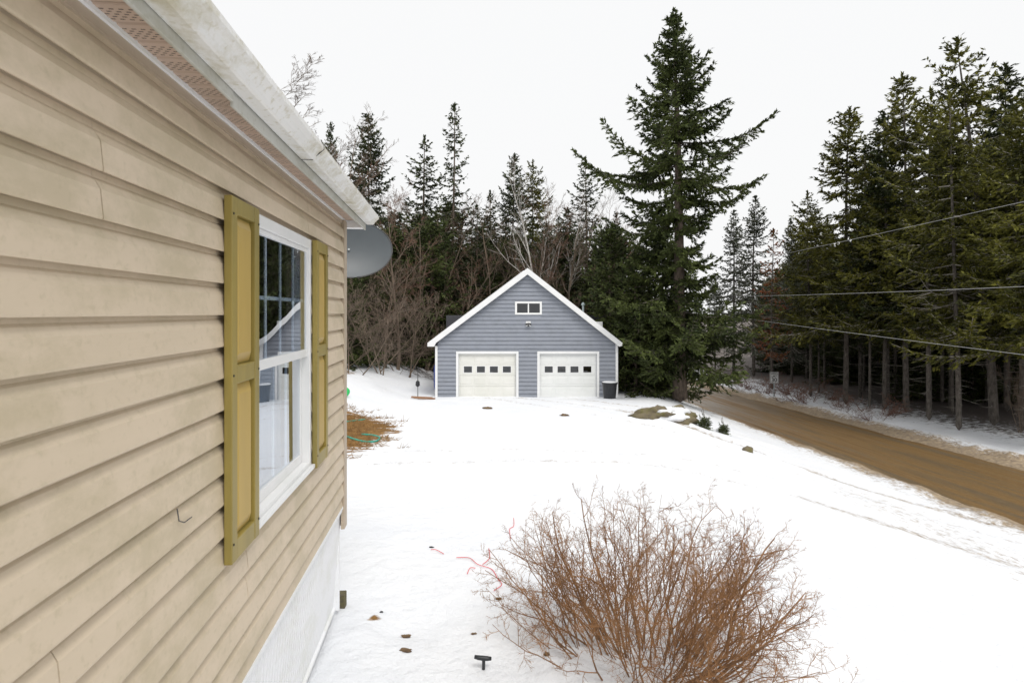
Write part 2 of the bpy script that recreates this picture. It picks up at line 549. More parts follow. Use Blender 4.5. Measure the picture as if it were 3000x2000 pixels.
s_ = GX - road_near(GY)
dirt = 0.66 * np.exp(-np.maximum(-s_ - 0.25, 0) / 1.5) * (s_ < 2.2) + 0.74 * np.exp(-np.maximum(s_ - ROAD_W - 0.2, 0) / 1.5) * (s_ >= 2.2)
apron = np.exp(-((s_ + 3.6) / 2.4) ** 2) * sm(20, 12, GY) * 0.33
dirt = np.maximum(dirt, apron)
def track(pts, width):
    d = np.full(GX.shape, 1e9)
    for (x0, y0), (x1, y1) in zip(pts[:-1], pts[1:]):
        vx, vy = x1 - x0, y1 - y0
        t = np.clip(((GX - x0) * vx + (GY - y0) * vy) / (vx * vx + vy * vy), 0, 1)
        d = np.minimum(d, np.hypot(GX - x0 - t * vx, GY - y0 - t * vy))
    return np.exp(-(d / width) ** 2)
for pts, wd, am in (([(-1.2, 25.5), (0.6, 22.5), (3.4, 18.5), (7.5, 13.5), (11.5, 9.5)], 0.35, 0.36),
                    ([(0.4, 25.7), (2.4, 22.8), (5.0, 18.9), (8.8, 14.4), (12.0, 11.2)], 0.45, 0.44),
                    ([(-2.6, 10.3), (-0.6, 10.4), (2.0, 10.9), (4.5, 10.6)], 0.32, 0.335),
                    ([(2.4, 25.6), (4.0, 23.0), (6.0, 20.5)], 0.35, 0.38), ([(-2.6, 11.6), (2.0, 12.0), (5.5, 12.2)], 0.3, 0.32), ([(5.5, 10.6), (9.0, 9.0), (12.0, 6.5)], 0.5, 0.42)):
    dirt = np.maximum(dirt, am * track(pts, wd))
dirt = np.maximum(dirt, 0.30 * np.exp(-((GY - 25.6) / 0.7) ** 2) * sm(-3.2, -2.2, GX) * sm(4.4, 3.0, GX))
turf = 0.80 * np.exp(-(((GX + 4.7 + 0.2 * (GY - 14)) / 2.3) ** 2 + ((GY - 14.6) / 4.6) ** 2) ** 1.5)
for (tx, ty, tr, ta) in ((-0.62, 3.95, 0.16, 0.55), (-0.70, 3.6, 0.13, 0.5), (-8.5, 27.5, 2.2, 0.5), (-1.02, 4.32, 0.14, 0.6), (-1.05, 3.65, 0.12, 0.6)):
    turf = np.maximum(turf, ta * np.exp(-((GX - tx) ** 2 + (GY - ty) ** 2) / tr ** 2))
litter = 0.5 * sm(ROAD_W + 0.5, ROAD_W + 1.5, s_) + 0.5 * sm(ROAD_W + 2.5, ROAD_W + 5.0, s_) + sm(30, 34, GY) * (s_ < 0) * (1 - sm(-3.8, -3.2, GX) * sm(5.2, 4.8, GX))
litter = np.clip(litter, 0, 1) + 0.75 * sm(ROAD_W + 5.0, ROAD_W + 10.0, s_)  # thicker litter deep in the stand, raised to paint in canopy shade too
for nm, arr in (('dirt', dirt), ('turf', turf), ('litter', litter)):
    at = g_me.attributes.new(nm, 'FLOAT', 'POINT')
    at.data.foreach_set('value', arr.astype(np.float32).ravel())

ry = np.concatenate([np.arange(-30, 60, 0.3), np.arange(60, 160, 1.5)])
ru = np.linspace(-0.8, ROAD_W + 0.8, 40)
RU, RY = np.meshgrid(ru, ry)
RX = road_near(RY) + RU
prof = 0.05 * (1 - ((RU - ROAD_W / 2) / (ROAD_W / 2 + 0.4)) ** 2)
for c, wd in ((0.9, 0.28), (2.1, 0.28), (2.7, 0.28), (3.7, 0.28)):
    prof = prof - 0.028 * np.exp(-((RU - c) / wd) ** 2)
RZ = road_z(RY) + CZ + prof + 0.03 * (fbm(RX * 1.4, RY * 0.5, 11) - 0.47) - 0.01
idx = np.arange(RU.size).reshape(RU.shape)
Fq = np.stack([idx[:-1, :-1], idx[:-1, 1:], idx[1:, 1:], idx[1:, :-1]], -1).reshape(-1, 4)
road = add_obj('dirt_road', mesh_from('dirt_road', np.stack([RX, RY, RZ], -1).reshape(-1, 3), Fq, 'dirt_road', True))
road['kind'] = 'structure'
road['label'] = 'wet brown dirt road running past the yard into the trees'

def at_px(px, Z):
    return (px - 1500.0) / F * Z
def z_px(py, Z):
    return (915.0 - py) / F * Z + CZ

# ------------------------------------------------------------------ the tan house on the left
HC = (-1.304, 4.38)
house = thing('tan_house', 'tan vinyl sided house close at the left with white gutter and olive shutters', 'house', (HC[0], HC[1], CZ), math.radians(5.85))
YE = -7.0                       # far end of the wall, behind the photographer
B = 0.1143
WY0, WY1 = -2.050, -1.065       # window opening along the wall
WZ0, WZ1 = -0.908, 0.422
seams = {0: [-1.13], 1: [-1.13], 2: [-3.054], 3: [-3.054], 8: [-4.6], 12: [-3.2], 14: [-2.1], 15: [-2.1], 17: [-0.55, -3.6]}
def board(y0, y1, zt, zb, dx=0.0):
    prof = [(0.0002, zt + 0.004), (0.0010, zt + 0.004), (0.0012, zt - 0.013), (0.0080, zt - 0.020), (0.0195 + dx, zt - 0.042), (0.0262 + dx, zb + 0.006), (0.0252 + dx, zb), (0.0215 + dx, zb), (0.0210 + dx, zb + 0.012), (0.0002, zb + 0.013)]
    if zt - zb < 0.09:
        prof = [(0.0002, zt + 0.004), (0.0010, zt + 0.004), (0.0012, zt - 0.009), (0.0165 + dx, zb + 0.006), (0.0155 + dx, zb), (0.0002, zb + 0.0005)]
    return MB().extrude(prof, 'y', y0, y1).build('siding_board', 'tan_vinyl', house)
rows = [(0.668, 0.562)] + [(0.562 - B * k, max(0.562 - B * (k + 1), -1.465)) for k in range(18)]
for r, (zt, zb) in enumerate(rows):
    cuts = [YE] + sorted(seams.get(r, [])) + [-0.079]
    zm = (zt + zb) / 2
    for j, (a, b) in enumerate(zip(cuts[:-1], cuts[1:])):
        dx = 0.0012 if j % 2 else 0.0
        if j:
            a += 0.0025
        if zb < WZ1 - 0.005 and zt > WZ0 + 0.005:
            if a < WY0 - 0.01:
                board(a, min(b, WY0 - 0.01), zt, zb, dx)
            if b > WY1 + 0.01:
                board(max(a, WY1 + 0.01), b, zt, zb, dx)
        else:
            board(a, b, zt, zb, dx)
HW = -4.4                       # the other long wall
wall = MB()
wall.box(-0.12, 0, YE, WY0 - 0.01, -1.46, 0.72).box(-0.12, 0, WY1 + 0.01, -0.001, -1.46, 0.72)
wall.box(-0.12, 0, WY0 - 0.01, WY1 + 0.01, -1.46, WZ0 - 0.01).box(-0.12, 0, WY0 - 0.01, WY1 + 0.01, WZ1 + 0.01, 0.72)
wall.box(HW, HW + 0.12, YE, -0.001, -1.46, 0.72)
wall.box(HW + 0.12, -0.12, -0.12, -0.002, -1.46, 0.72).box(HW + 0.12, -0.12, YE + 0.001, YE + 0.12, -1.46, 0.72)
wall.build('wall', 'tan_trim', house)
room = MB().box(HW + 0.13, -0.13, YE + 0.13, -0.13, -1.459, -1.40).box(HW + 0.13, -0.13, YE + 0.13, -0.13, 0.66, 0.715)
room.box(-2.6, -2.55, YE + 0.13, -0.13, -1.39, 0.65)
room.build('room', 'room_wall', house)
# end wall boards
for k in range(19):
    zt, zb = rows[k]
    MB().extrude([(0.0005, zt + 0.008), (0.003, zt + 0.008), (0.014, zb + 0.003), (0.013, zb), (0.0005, zb)], 'x', HW, -0.075).build('siding_board', 'tan_vinyl', house)
ct = MB().extrude([(-0.0765, 0.0004), (-0.0765, 0.020), (0.020, 0.020)], 'y', 0, 0.001)
ct = MB().box(0.0004, 0.029, -0.0765, 0.021, -1.64, 0.70).box(-0.074, 0.0, 0.0004, 0.021, -1.64, 0.70)
ct.build('corner_trim', 'tan_trim', house, bevel=0.003)
MB().box(0.0004, 0.012, YE, -0.078, 0.672, 0.700).build('frieze_trim', 'tan_trim', house)
MB().box(0.0104, 0.022, YE, 0.021, 0.700, 0.7145).build('soffit_channel', 'white_vinyl', house)
# soffit, in narrow V-grooved strips
S = 0.095
k0 = int(math.floor((YE + 20.0) / S)) + 1
first_soffit = None
y = k0 * S - 20.0
while y < -0.02:
    yb = min(y + S, 0.02)
    MB().extrude([(y + 0.001, 0.722), (y + 0.001, 0.7155), (y + 0.005, 0.7115), (yb - 0.009, 0.7115), (yb - 0.004, 0.7155), (yb - 0.004, 0.722)], 'x', 0.0104, 0.150).build('soffit_panel', 'soffit', house)
    y += S
# fascia in two lengths, one hung a little lower
MB().extrude([(0.1505, 0.648), (0.160, 0.648), (0.160, 0.80), (0.1505, 0.80)], 'y', -2.62, 0.10).build('fascia', 'fascia_grey', house, bevel=0.002)
MB().extrude([(0.1525, 0.660), (0.1635, 0.660), (0.1635, 0.80), (0.1525, 0.80)], 'y', YE, -2.626).build('fascia', 'fascia_grey', house, bevel=0.002)
MB().box(0.001, 0.149, 0.0215, 0.10, 0.656, 0.715).build('eave_return', 'white_vinyl', house, bevel=0.003)
def gutter(y0, y1, d, dz):
    p = [(0.166, 0.79), (0.166, 0.694), (0.212 + d, 0.694), (0.221 + d, 0.699), (0.228 + d, 0.711), (0.239 + d, 0.725), (0.254 + d, 0.735), (0.260 + d, 0.741), (0.260 + d, 0.760), (0.255 + d, 0.763), (0.255 + d, 0.757), (0.224 + d, 0.727), (0.208 + d, 0.70), (0.171, 0.70), (0.171, 0.79)]
    p = [(a, b + dz) for a, b in p]
    g = MB().extrude(p, 'y', y0, y1)
    g.extrude([(a, b + dz) for a, b in [(0.166, 0.694), (0.212 + d, 0.694), (0.228 + d, 0.711), (0.260 + d, 0.741), (0.260 + d, 0.760), (0.166, 0.76)]], 'y', y1 - 0.003, y1 + 0.0008)
    return g.build('gutter_section', 'gutter_white', house)
gutter(-1.83, 0.115, 0.0, 0.0)
gutter(YE, -1.80, 0.0035, -0.0015)
MB().extrude([(0.1640, 0.6965), (0.2135, 0.6965), (0.2300, 0.7115), (0.2620, 0.7395), (0.2650, 0.7610), (0.2630, 0.7640), (0.2665, 0.7400), (0.2330, 0.7100), (0.2140, 0.6905), (0.1640, 0.6905)][::-1], 'y', -1.832, -1.828).build('gutter_seam', 'screw_dark', house)
rf = MB()
RS = 0.27
def roof_z(x):
    return 0.80 + (0.19 - x) * RS
rm = HW / 2
rf.extrude([(0.19, 0.782), (0.19, 0.80), (rm, roof_z(rm)), (rm, roof_z(rm) - 0.03)], 'y', YE - 0.1, 0.13)
rf.extrude([(rm, roof_z(rm) - 0.03), (rm, roof_z(rm)), (HW - 0.19, 0.80), (HW - 0.19, 0.782)], 'y', YE - 0.1, 0.129)
rf.build('roof', 'shingle', house)
gab = MB().extrude([(-0.001, 0.7205), (-0.001, 0.80), (rm, roof_z(rm) - 0.035), (HW + 0.001, 0.80), (HW + 0.001, 0.7205)], 'y', -0.10, -0.002)
gab.build('gable', 'tan_vinyl', house)
# skirting: ribbed white panels leaning slightly inwards
SK = -2.275
def skirt_x(z):
    return -0.004 - 0.062 * (-(z + 1.50)) / 0.77
pw = 0.40
yy = -0.002
while yy > YE:
    y0 = max(yy - pw, YE)
    m = MB()
    n = 8
    for i in range(n):
        a = y0 + (yy - y0) * i / n
        bq = y0 + (yy - y0) * (i + 1) / n
        q = (bq - a)
        V = []
        for z in (-1.50, SK):
            xb = skirt_x(z)
            V += [(xb - 0.012, a, z), (xb, a + 0.12 * q, z), (xb, a + 0.80 * q, z), (xb - 0.012, a + 0.92 * q, z), (xb - 0.012, bq, z)]
        m.add(V, [(j, j + 1, 6 + j, 5 + j) for j in range(4)])
    m.build('skirt_panel', 'white_vinyl', house)
    yy -= pw
MB().box(HW, -0.02, -0.03, -0.010, SK, -1.47).build('skirt_panel', 'white_vinyl', house)
MB().extrude([(0.0005, -1.4655), (0.019, -1.4655), (0.019, -1.482), (0.012, -1.486), (0.012, -1.505), (0.006, -1.510), (0.0005, -1.512)][::-1], 'y', YE, -0.0775).build('skirt_trim', 'white_vinyl', house)
xb = skirt_x(SK)
MB().extrude([(xb - 0.02, SK - 0.005), (xb + 0.016, SK - 0.005), (xb + 0.016, SK + 0.016), (xb + 0.003, SK + 0.028), (xb - 0.02, SK + 0.028)], 'y', YE, 0.0).build('skirt_track', 'white_vinyl', house)
# window
fr = MB()
FX0, FX1 = -0.075, 0.024
fr.box(FX0, FX1, WY0, WY0 + 0.034, WZ0, WZ1).box(FX0, FX1, WY1 - 0.034, WY1, WZ0, WZ1)
fr.box(FX0, FX1, WY0 + 0.0341, WY1 - 0.0341, WZ1 - 0.055, WZ1).box(FX0, FX1, WY0 + 0.0341, WY1 - 0.0341, WZ0, WZ0 + 0.045)
win = fr.build('window', 'window_white', house, bevel=0.004)
MB().box(0.0245, 0.046, WY0 + 0.002, WY1 - 0.002, WZ0 + 0.004, WZ0 + 0.026).build('sill', 'window_white', win, bevel=0.003)
ZM = -0.232
def sash(x0, x1, z0, z1, stile, bot, top):
    a, b = WY0 + 0.0346, WY1 - 0.0346
    s = MB().box(x0, x1, a, a + stile, z0, z1).box(x0, x1, b - stile, b, z0, z1)
    s.box(x0, x1, a + stile + 0.0001, b - stile - 0.0001, z0, z0 + bot).box(x0, x1, a + stile + 0.0001, b - stile - 0.0001, z1 - top, z1)
    s.build('sash', 'window_white', win, bevel=0.003)
    return a + stile, b - stile, z0 + bot, z1 - top
up = sash(-0.010, 0.012, ZM - 0.022, WZ1 - 0.0555, 0.014, 0.044, 0.022)
lo = sash(-0.046, -0.0205, WZ0 + 0.0455, ZM + 0.020, 0.028, 0.050, 0.040)
def pane(x, r, tilt, cross):
    a, b, z0, z1 = r
    V = [(x - tilt, a - 0.004, z0 - 0.004), (x + tilt, b + 0.004, z0 - 0.004), (x + tilt, b + 0.004, z1 + 0.004), (x - tilt, a - 0.004, z1 + 0.004)]
    V += [(v[0] - 0.004, v[1], v[2]) for v in V]
    MB().add(V, [(0, 1, 2, 3), (7, 6, 5, 4), (0, 4, 5, 1), (1, 5, 6, 2), (2, 6, 7, 3), (3, 7, 4, 0)]).build('pane', 'house_glass', win)
    g = x - 0.014
    for i in (1, 2, 3):
        c = a + (b - a) * i / 4
        MB().box(g, g + 0.007, c - 0.009, c + 0.009, z0, z1).build('grille_bar', 'grille_white', win)
    c = (z0 + z1) / 2
    if cross:
        MB().box(g - 0.0075, g - 0.0005, a, b, c - 0.009, c + 0.009).build('grille_bar', 'grille_white', win)
pane(0.002, up, 0.006, True)
pane(-0.032, lo, 0.006, False)
cu = MB()
n = 90
V = []
for i in range(n + 1):
    yv = WY0 - 0.1 + (WY1 - WY0 + 0.2) * i / n
    xv = -0.19 + 0.02 * math.sin(i * 1.1) + 0.008 * math.sin(i * 2.7)
    V += [(xv, yv, -1.2), (xv, yv, -0.26)]
cu.add(V, [(2 * i, 2 * i + 2, 2 * i + 3, 2 * i + 1) for i in range(n)])
cu.build('curtain', 'curtain', win, smooth=True)
# shutters
def shutter(y0, y1):
    z0, z1, x0, x1 = -0.912, 0.424, 0.0268, 0.056
    st = 0.052
    s = MB()
    s.box(x0, x1, y0, y0 + st, z0, z1).box(x0, x1, y1 - st, y1, z0, z1)
    a, b = y0 + st + 0.0002, y1 - st - 0.0002
    rails = ((z1 - 0.062, z1), (-0.264, -0.196), (z0, z0 + 0.075))
    for r0, r1 in rails:
        s.box(x0, x1 - 0.0015, a, b, r0, r1)
    s.box(x0, x0 + 0.008, a, b, z0 + 0.0755, -0.2645).box(x0, x0 + 0.008, a, b, -0.1955, z1 - 0.0625)
    o = s.build('shutter', 'shutter_olive', house, bevel=0.003)
    for q0, q1 in ((z0 + 0.0755, -0.2645), (-0.1955, z1 - 0.0625)):
        xf, xr = x0 + 0.0082, x1 - 0.006
        e, h = 0.006, 0.042
        m = 0.030
        V = [(xf, a + e, q0 + e), (xf, b - e, q0 + e), (xf, b - e, q1 - e), (xf, a + e, q1 - e), (xr, a + m, q0 + h), (xr, b - m, q0 + h), (xr, b - m, q1 - h), (xr, a + m, q1 - h)]
        MB().add(V, [(4, 5, 6, 7), (0, 1, 5, 4), (1, 2, 6, 5), (2, 3, 7, 6), (3, 0, 4, 7)]).build('panel', 'shutter_gold', o)
    for zz in (z0 + 0.07, -0.23, z1 - 0.065):
        for yq in (y0 + 0.012, y1 - 0.012):
            MB().tube([(x1 - 0.002, yq, zz), (x1 + 0.003, yq, zz)], 0.0045, 8).build('screw', 'screw_dark', o)
shutter(-2.345, -2.055)
shutter(-1.060, -0.768)
# scratched wire end poking from a lap
MB().tube([(0.030, -2.70, -0.585), (0.031, -2.69, -0.625), (0.031, -2.655, -0.642), (0.028, -2.60, -0.645)], 0.0018, 6).build('loose_wire', 'dark_metal', house)

# ------------------------------------------------------------------ satellite dish behind the corner
dz = 5.35
dish = thing('satellite_dish', 'grey oval satellite dish fixed beyond the corner of the tan house', 'satellite dish', (at_px(1022, dz), dz, z_px(727, dz)))
nd = Vector((0.30, -1.0, 0.22)).normalized()
du = Vector((0, 0, 1)).cross(nd).normalized()
dv = nd.cross(du)
AW, AH = 0.40, 0.285
V, Fc = [], []
nr, na = 10, 56
for side in (0, 1):
    for i in range(nr + 1):
        r = i / nr
        for k in range(na):
            a = 2 * math.pi * k / na
            d = 0.055 * (r * r - 1) + (0.0 if side == 0 else -0.008)
            V.append(du * (AW * r * math.cos(a)) + dv * (AH * r * math.sin(a)) + nd * d)
for side in (0, 1):
    o = side * (nr + 1) * na
    for i in range(nr):
        for k in range(na):
            k2 = (k + 1) % na
            f = (o + i * na + k, o + (i + 1) * na + k, o + (i + 1) * na + k2, o + i * na + k2)
            Fc.append(f if side == 0 else f[::-1])
MB().add(V, Fc).build('reflector', 'dish_grey', dish, smooth=True)
MB().tube([du * (AW * math.cos(2 * math.pi * k / 64)) + dv * (AH * math.sin(2 * math.pi * k / 64)) - nd * 0.003 for k in range(65)], 0.0062, 8, False).build('rim', 'dark_metal', dish, smooth=True)
MB().tube([nd * -0.05 + du * 0.0, nd * -0.036], 0.009, 10).build('bolt', 'galvanised', dish)
MB().tube([-nd * 0.06, -nd * 0.16, Vector((-0.25, -0.15, -0.30)), Vector((-0.27, -0.86, -0.30))], 0.022, 10).build('mast', 'dark_metal', dish)
MB().tube([-dv * AH * 0.9 - nd * 0.02 - du * 0.05, -dv * AH * 0.95 + nd * 0.12 - du * 0.25, nd * 0.42 - dv * 0.12 - du * 0.30], 0.014, 8).build('feed_arm', 'dark_metal', dish)

# ------------------------------------------------------------------ the grey garage
GYF = 26.5
gs = GYF / F
def gX(px):
    return (px - 1500) * gs
def gZ(py):
    return (915 - py) * gs + CZ
APX = 0.72
g_ground = CZ - 3.96
garage = thing('grey_garage', 'grey sided gabled garage with two white doors in the snow', 'garage', (APX, GYF, g_ground))
def L(x, z):                    # photo-plane metres to garage-local
    return x - APX, z - g_ground
WLx, WRx = -3.575 - APX, 4.93 - APX
AZ = gZ(786) - g_ground         # top of the ridge
LTx, LTz = -3.90 - APX, gZ(1003) - g_ground
RTx, RTz = 5.10 - APX, gZ(1003) - g_ground
def rz(x):                      # top line of the roof
    return AZ + (LTz - AZ) * (x / LTx) if x < 0 else AZ + (RTz - AZ) * (x / RTx)
def rx(z, side):
    t = (AZ - z) / (AZ - (LTz if side < 0 else RTz))
    return t * (LTx if side < 0 else RTx)
DEP = 9.0
FW = 0.30                       # rake board, measured vertically
TOPW = gZ(1028) - g_ground
doors = [(gX(1343.5) - APX, gX(1512) - APX, 'door_cream'), (gX(1581) - APX, gX(1748) - APX, 'door_white')]
DT = gZ(1036) - g_ground
TR = 0.115
gwin = (gX(1508.7) - APX, gX(1587.4) - APX, gZ(921.6) - g_ground, gZ(883.3) - g_ground)
PITCH = 0.19
zb = 0.0
while zb < AZ - FW - 0.02:
    zt = zb + PITCH
    zm = (zb + zt) / 2
    def ext(z, side):
        lim = rx(min(z + FW - 0.02, AZ), side)
        return max(WLx + 0.11, lim) if side < 0 else min(WRx - 0.11, lim)
    spans = [(ext(zb, -1), ext(zt, -1), ext(zb, 1), ext(zt, 1))]
    holes = []
    if zb < DT + TR:
        holes += [(d[0] - TR, d[1] + TR) for d in doors]
    if zb < gwin[3] and zt > gwin[2]:
        holes.append((gwin[0] + 0.01, gwin[1] - 0.01))
    l0, l1, r0, r1 = spans[0]
    segs = []
    cur0, cur1 = l0, l1
    for h0, h1 in sorted(holes):
        segs.append((cur0, cur1, h0, h0))
        cur0 = cur1 = h1
    segs.append((cur0, cur1, r0, r1))
    for a0, a1, b0, b1 in segs:
        zt2 = zt
        if b1 - a1 < 0.001:
            a1 = b1 = 0.0
        def xi(z):
            q = (z - zb) / (zt - zb)
            return a0 + (a1 - a0) * q, b0 + (b1 - b0) * q
        V = []
        for z, yv in ((zb, -0.001), (zb, -0.042), (zb + 0.012, -0.042), (zt - 0.058, -0.030), (zt - 0.036, -0.003), (zt - 0.001, -0.001)):
            p, q = xi(z)
            V += [(p, yv, z), (q, yv, z)]
        MB().add(V, [(2 * k, 2 * k + 1, 2 * k + 3, 2 * k + 2) for k in range(5)] + [(0, 2, 4, 6, 8, 10), (11, 9, 7, 5, 3, 1)]).build('siding_board', 'grey_vinyl', garage)
    zb = zt
# body behind the boards
dl, dr = doors
core = MB()
def fwall(x0, x1, z0, z1):
    core.box(x0, x1, 0.0, 0.14, z0, z1)
fwall(WLx + 0.02, dl[0], -0.4, TOPW)
fwall(dl[1], dr[0], -0.4, TOPW)
fwall(dr[1], WRx - 0.02, -0.4, TOPW)
fwall(dl[0], dl[1], DT, TOPW)
fwall(dr[0], dr[1], DT, TOPW)
pz = TOPW + 0.001
gz0, gz1 = gwin[2] + 0.03, gwin[3] - 0.03
def tri_wall(z0, z1, x0f, x1f):
    core.extrude([(x0f(z0), z0), (x1f(z0), z0), (x1f(z1), z1), (x0f(z1), z1)], 'y', 0.0, 0.14)
lim = lambda z, s: (max(WLx + 0.02, rx(z + 0.14, s)) if s < 0 else min(WRx - 0.02, rx(z + 0.14, s)))
tri_wall(pz, gz0, lambda z: lim(z, -1), lambda z: lim(z, 1))
tri_wall(gz0 + 0.0005, gz1, lambda z: lim(z, -1), lambda z: gwin[0] + 0.03)
tri_wall(gz0 + 0.0005, gz1, lambda z: gwin[1] - 0.03, lambda z: lim(z, 1))
tri_wall(gz1 + 0.0005, AZ - 0.16, lambda z: lim(z, -1), lambda z: lim(z, 1))
core.box(WLx + 0.02, WLx + 0.14, 0.1405, DEP, -0.4, LTz).box(WRx - 0.14, WRx - 0.02, 0.1405, DEP, -0.4, RTz)
core.extrude([(WLx + 0.1405, -0.4), (WRx - 0.1405, -0.4), (WRx - 0.1405, RTz), (0, AZ - 0.2), (WLx + 0.1405, LTz)], 'y', DEP - 0.14, DEP)
core.box(WLx + 0.1405, WRx - 0.1405, 0.1405, DEP - 0.1405, -0.06, -0.02)
core.build('wall', 'grey_vinyl', garage)
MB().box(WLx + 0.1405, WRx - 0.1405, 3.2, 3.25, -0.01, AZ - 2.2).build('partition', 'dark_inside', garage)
# corner boards
MB().box(WLx, WLx + 0.112, -0.054, 0.10, -0.4, LTz - 0.16).build('corner_board', 'white_paint', garage, bevel=0.004)
MB().box(WRx - 0.112, WRx, -0.054, 0.10, -0.4, RTz - 0.05).build('corner_board', 'white_paint', garage, bevel=0.004)
# roof slabs and rake boards
ov = -0.26
MB().extrude([(LTx, LTz - 0.05), (LTx, LTz), (0, AZ), (0, AZ - 0.12), (LTx + 0.1, LTz - 0.05)][::-1], 'y', ov + 0.03, DEP + 0.25).build('roof', 'shingle', garage)
MB().extrude([(RTx, RTz - 0.05), (RTx, RTz), (0.0005, AZ), (0.0005, AZ - 0.12), (RTx - 0.1, RTz - 0.05)], 'y', ov + 0.03, DEP + 0.25).build('roof', 'shingle', garage)
MB().extrude([(LTx, LTz - 0.005), (0, AZ - 0.005), (0, AZ - FW), (LTx + 0.40, rz(LTx + 0.40) - FW), (LTx + 0.30, LTz - 0.175), (LTx, LTz - 0.175)], 'y', ov - 0.01, ov + 0.028).build('rake_board', 'white_paint', garage, bevel=0.003)
MB().extrude([(RTx, RTz - 0.005), (0.001, AZ - 0.005), (0.001, AZ - FW), (RTx - 0.16, rz(RTx - 0.16) - FW), (RTx, RTz - 0.14)], 'y', ov - 0.01, ov + 0.028).build('rake_board', 'white_paint', garage, bevel=0.003)
MB().extrude([(LTx + 0.02, LTz - 0.06), (-0.02, AZ - 0.135), (-0.02, AZ - 0.15), (LTx + 0.02, LTz - 0.075)], 'y', ov + 0.029, -0.003).build('rake_soffit', 'white_paint', garage)
MB().extrude([(RTx - 0.02, RTz - 0.06), (0.02, AZ - 0.135), (0.02, AZ - 0.15), (RTx - 0.02, RTz - 0.075)], 'y', ov + 0.029, -0.003).build('rake_soffit', 'white_paint', garage)
MB().box(LTx + 0.005, WLx - 0.002, ov + 0.029, DEP, LTz - 0.174, LTz - 0.08).build('eave_box', 'white_paint', garage, bevel=0.003)
# snow lying on the roof behind the rake boards
for sgn, tx, tz in ((-1, LTx, LTz), (1, RTx, RTz)):
    MB().extrude([(tx * 0.97, rz(tx * 0.97) + 0.004), (tx * 0.02, rz(tx * 0.02) + 0.004), (tx * 0.04, rz(tx * 0.04) + 0.07), (tx * 0.95, rz(tx * 0.95) + 0.05)], 'y', 0.5, DEP).build('roof_snow', 'snow_clean', garage)
# doors
for di, (x0, x1, dm) in enumerate(doors):
    frame = MB().box(x0 - TR + 0.001, x0 - 0.001, -0.056, 0.08, -0.35, DT + TR).box(x1 + 0.001, x1 + TR - 0.001, -0.056, 0.08, -0.35, DT + TR).box(x0 - 0.0008, x1 + 0.0008, -0.056, 0.08, DT + 0.001, DT + TR)
    d = frame.build('garage_door', 'white_paint', garage, bevel=0.004)
    d['label'] = ('cream weathered garage door with mildew at its foot', 'cleaner white garage door nearer the big spruce')[di]
    heights = [DT - 0.004 - 0.505 * k for k in range(5)]
    W = x1 - x0
    for r in range(4):
        zt, zb = heights[r], heights[r + 1] + 0.006
        sec = MB()
        yf = 0.060
        if r == 1:
            wins = []
            for c in range(4):
                cx = x0 + W * (0.091 + 0.226 * c + 0.07)
                wins.append((cx - 0.187, cx + 0.187))
            wz0, wz1 = zb + 0.13, zt - 0.08
            sec.box(x0, x1, yf, yf + 0.04, zb, wz0).box(x0, x1, yf, yf + 0.04, wz1, zt)
            ed = [x0] + [v for w in wins for v in w] + [x1]
            for i in range(0, len(ed), 2):
                sec.box(ed[i], ed[i + 1], yf, yf + 0.04, wz0 + 0.0002, wz1 - 0.0002)
        else:
            sec.box(x0, x1, yf, yf + 0.04, zb, zt)
            for c in range(4):
                cx = x0 + W * (c + 0.5) / 4
                e = 0.016
                V = [(cx - 0.27, yf - 0.0006, zb + 0.09), (cx + 0.27, yf - 0.0006, zb + 0.09), (cx + 0.27, yf - 0.0006, zt - 0.09), (cx - 0.27, yf - 0.0006, zt - 0.09)]
                V2 = [(cx - 0.27 + e, yf - 0.009, zb + 0.09 + e), (cx + 0.27 - e, yf - 0.009, zb + 0.09 + e), (cx + 0.27 - e, yf - 0.009, zt - 0.09 - e), (cx - 0.27 + e, yf - 0.009, zt - 0.09 - e)]
                sec.add(V + V2, [(4, 5, 6, 7), (0, 1, 5, 4), (1, 2, 6, 5), (2, 3, 7, 6), (3, 0, 4, 7)])
        sec.build('door_section', dm, d, bevel=0.003)
        if r == 1:
            for a, b in wins:
                MB().box(a, b, yf + 0.018, yf + 0.022, wz0, wz1).build('pane', 'garage_glass', d)
                MB().box(a - 0.028, b + 0.028, yf - 0.010, yf - 0.0008, wz0 - 0.028, wz0 - 0.0005).box(a - 0.028, b + 0.028, yf - 0.010, yf - 0.0008, wz1 + 0.0005, wz1 + 0.028).box(a - 0.028, a - 0.0005, yf - 0.010, yf - 0.0008, wz0, wz1).box(b + 0.0005, b + 0.028, yf - 0.010, yf - 0.0008, wz0, wz1).build('pane_frame', 'white_paint', d)
    MB().box(x0 + 0.05, x1 - 0.05, 0.055, 0.06, -0.2, -0.02).build('bottom_seal', 'black_plastic', d)
# gable window
a, b, z0, z1 = gwin
gw = MB().box(a, b, -0.060, 0.02, z1 - 0.085, z1).box(a, b, -0.060, 0.02, z0, z0 + 0.085).box(a, a + 0.095, -0.060, 0.02, z0 + 0.0851, z1 - 0.0851).box(b - 0.095, b, -0.060, 0.02, z0 + 0.0851, z1 - 0.0851).build('window', 'window_white', garage, bevel=0.004)
mid = (a + b) / 2
MB().box(mid - 0.03, mid + 0.03, -0.022, 0.015, z0 + 0.0852, z1 - 0.0852).build('mullion', 'window_white', gw)
MB().box(a + 0.0952, mid - 0.0302, -0.002, 0.003, z0 + 0.0852, z1 - 0.0852).build('pane', 'garage_glass', gw)
MB().box(mid + 0.0302, b - 0.0952, 0.006, 0.011, z0 + 0.0852, z1 - 0.0852).build('pane', 'garage_glass', gw)
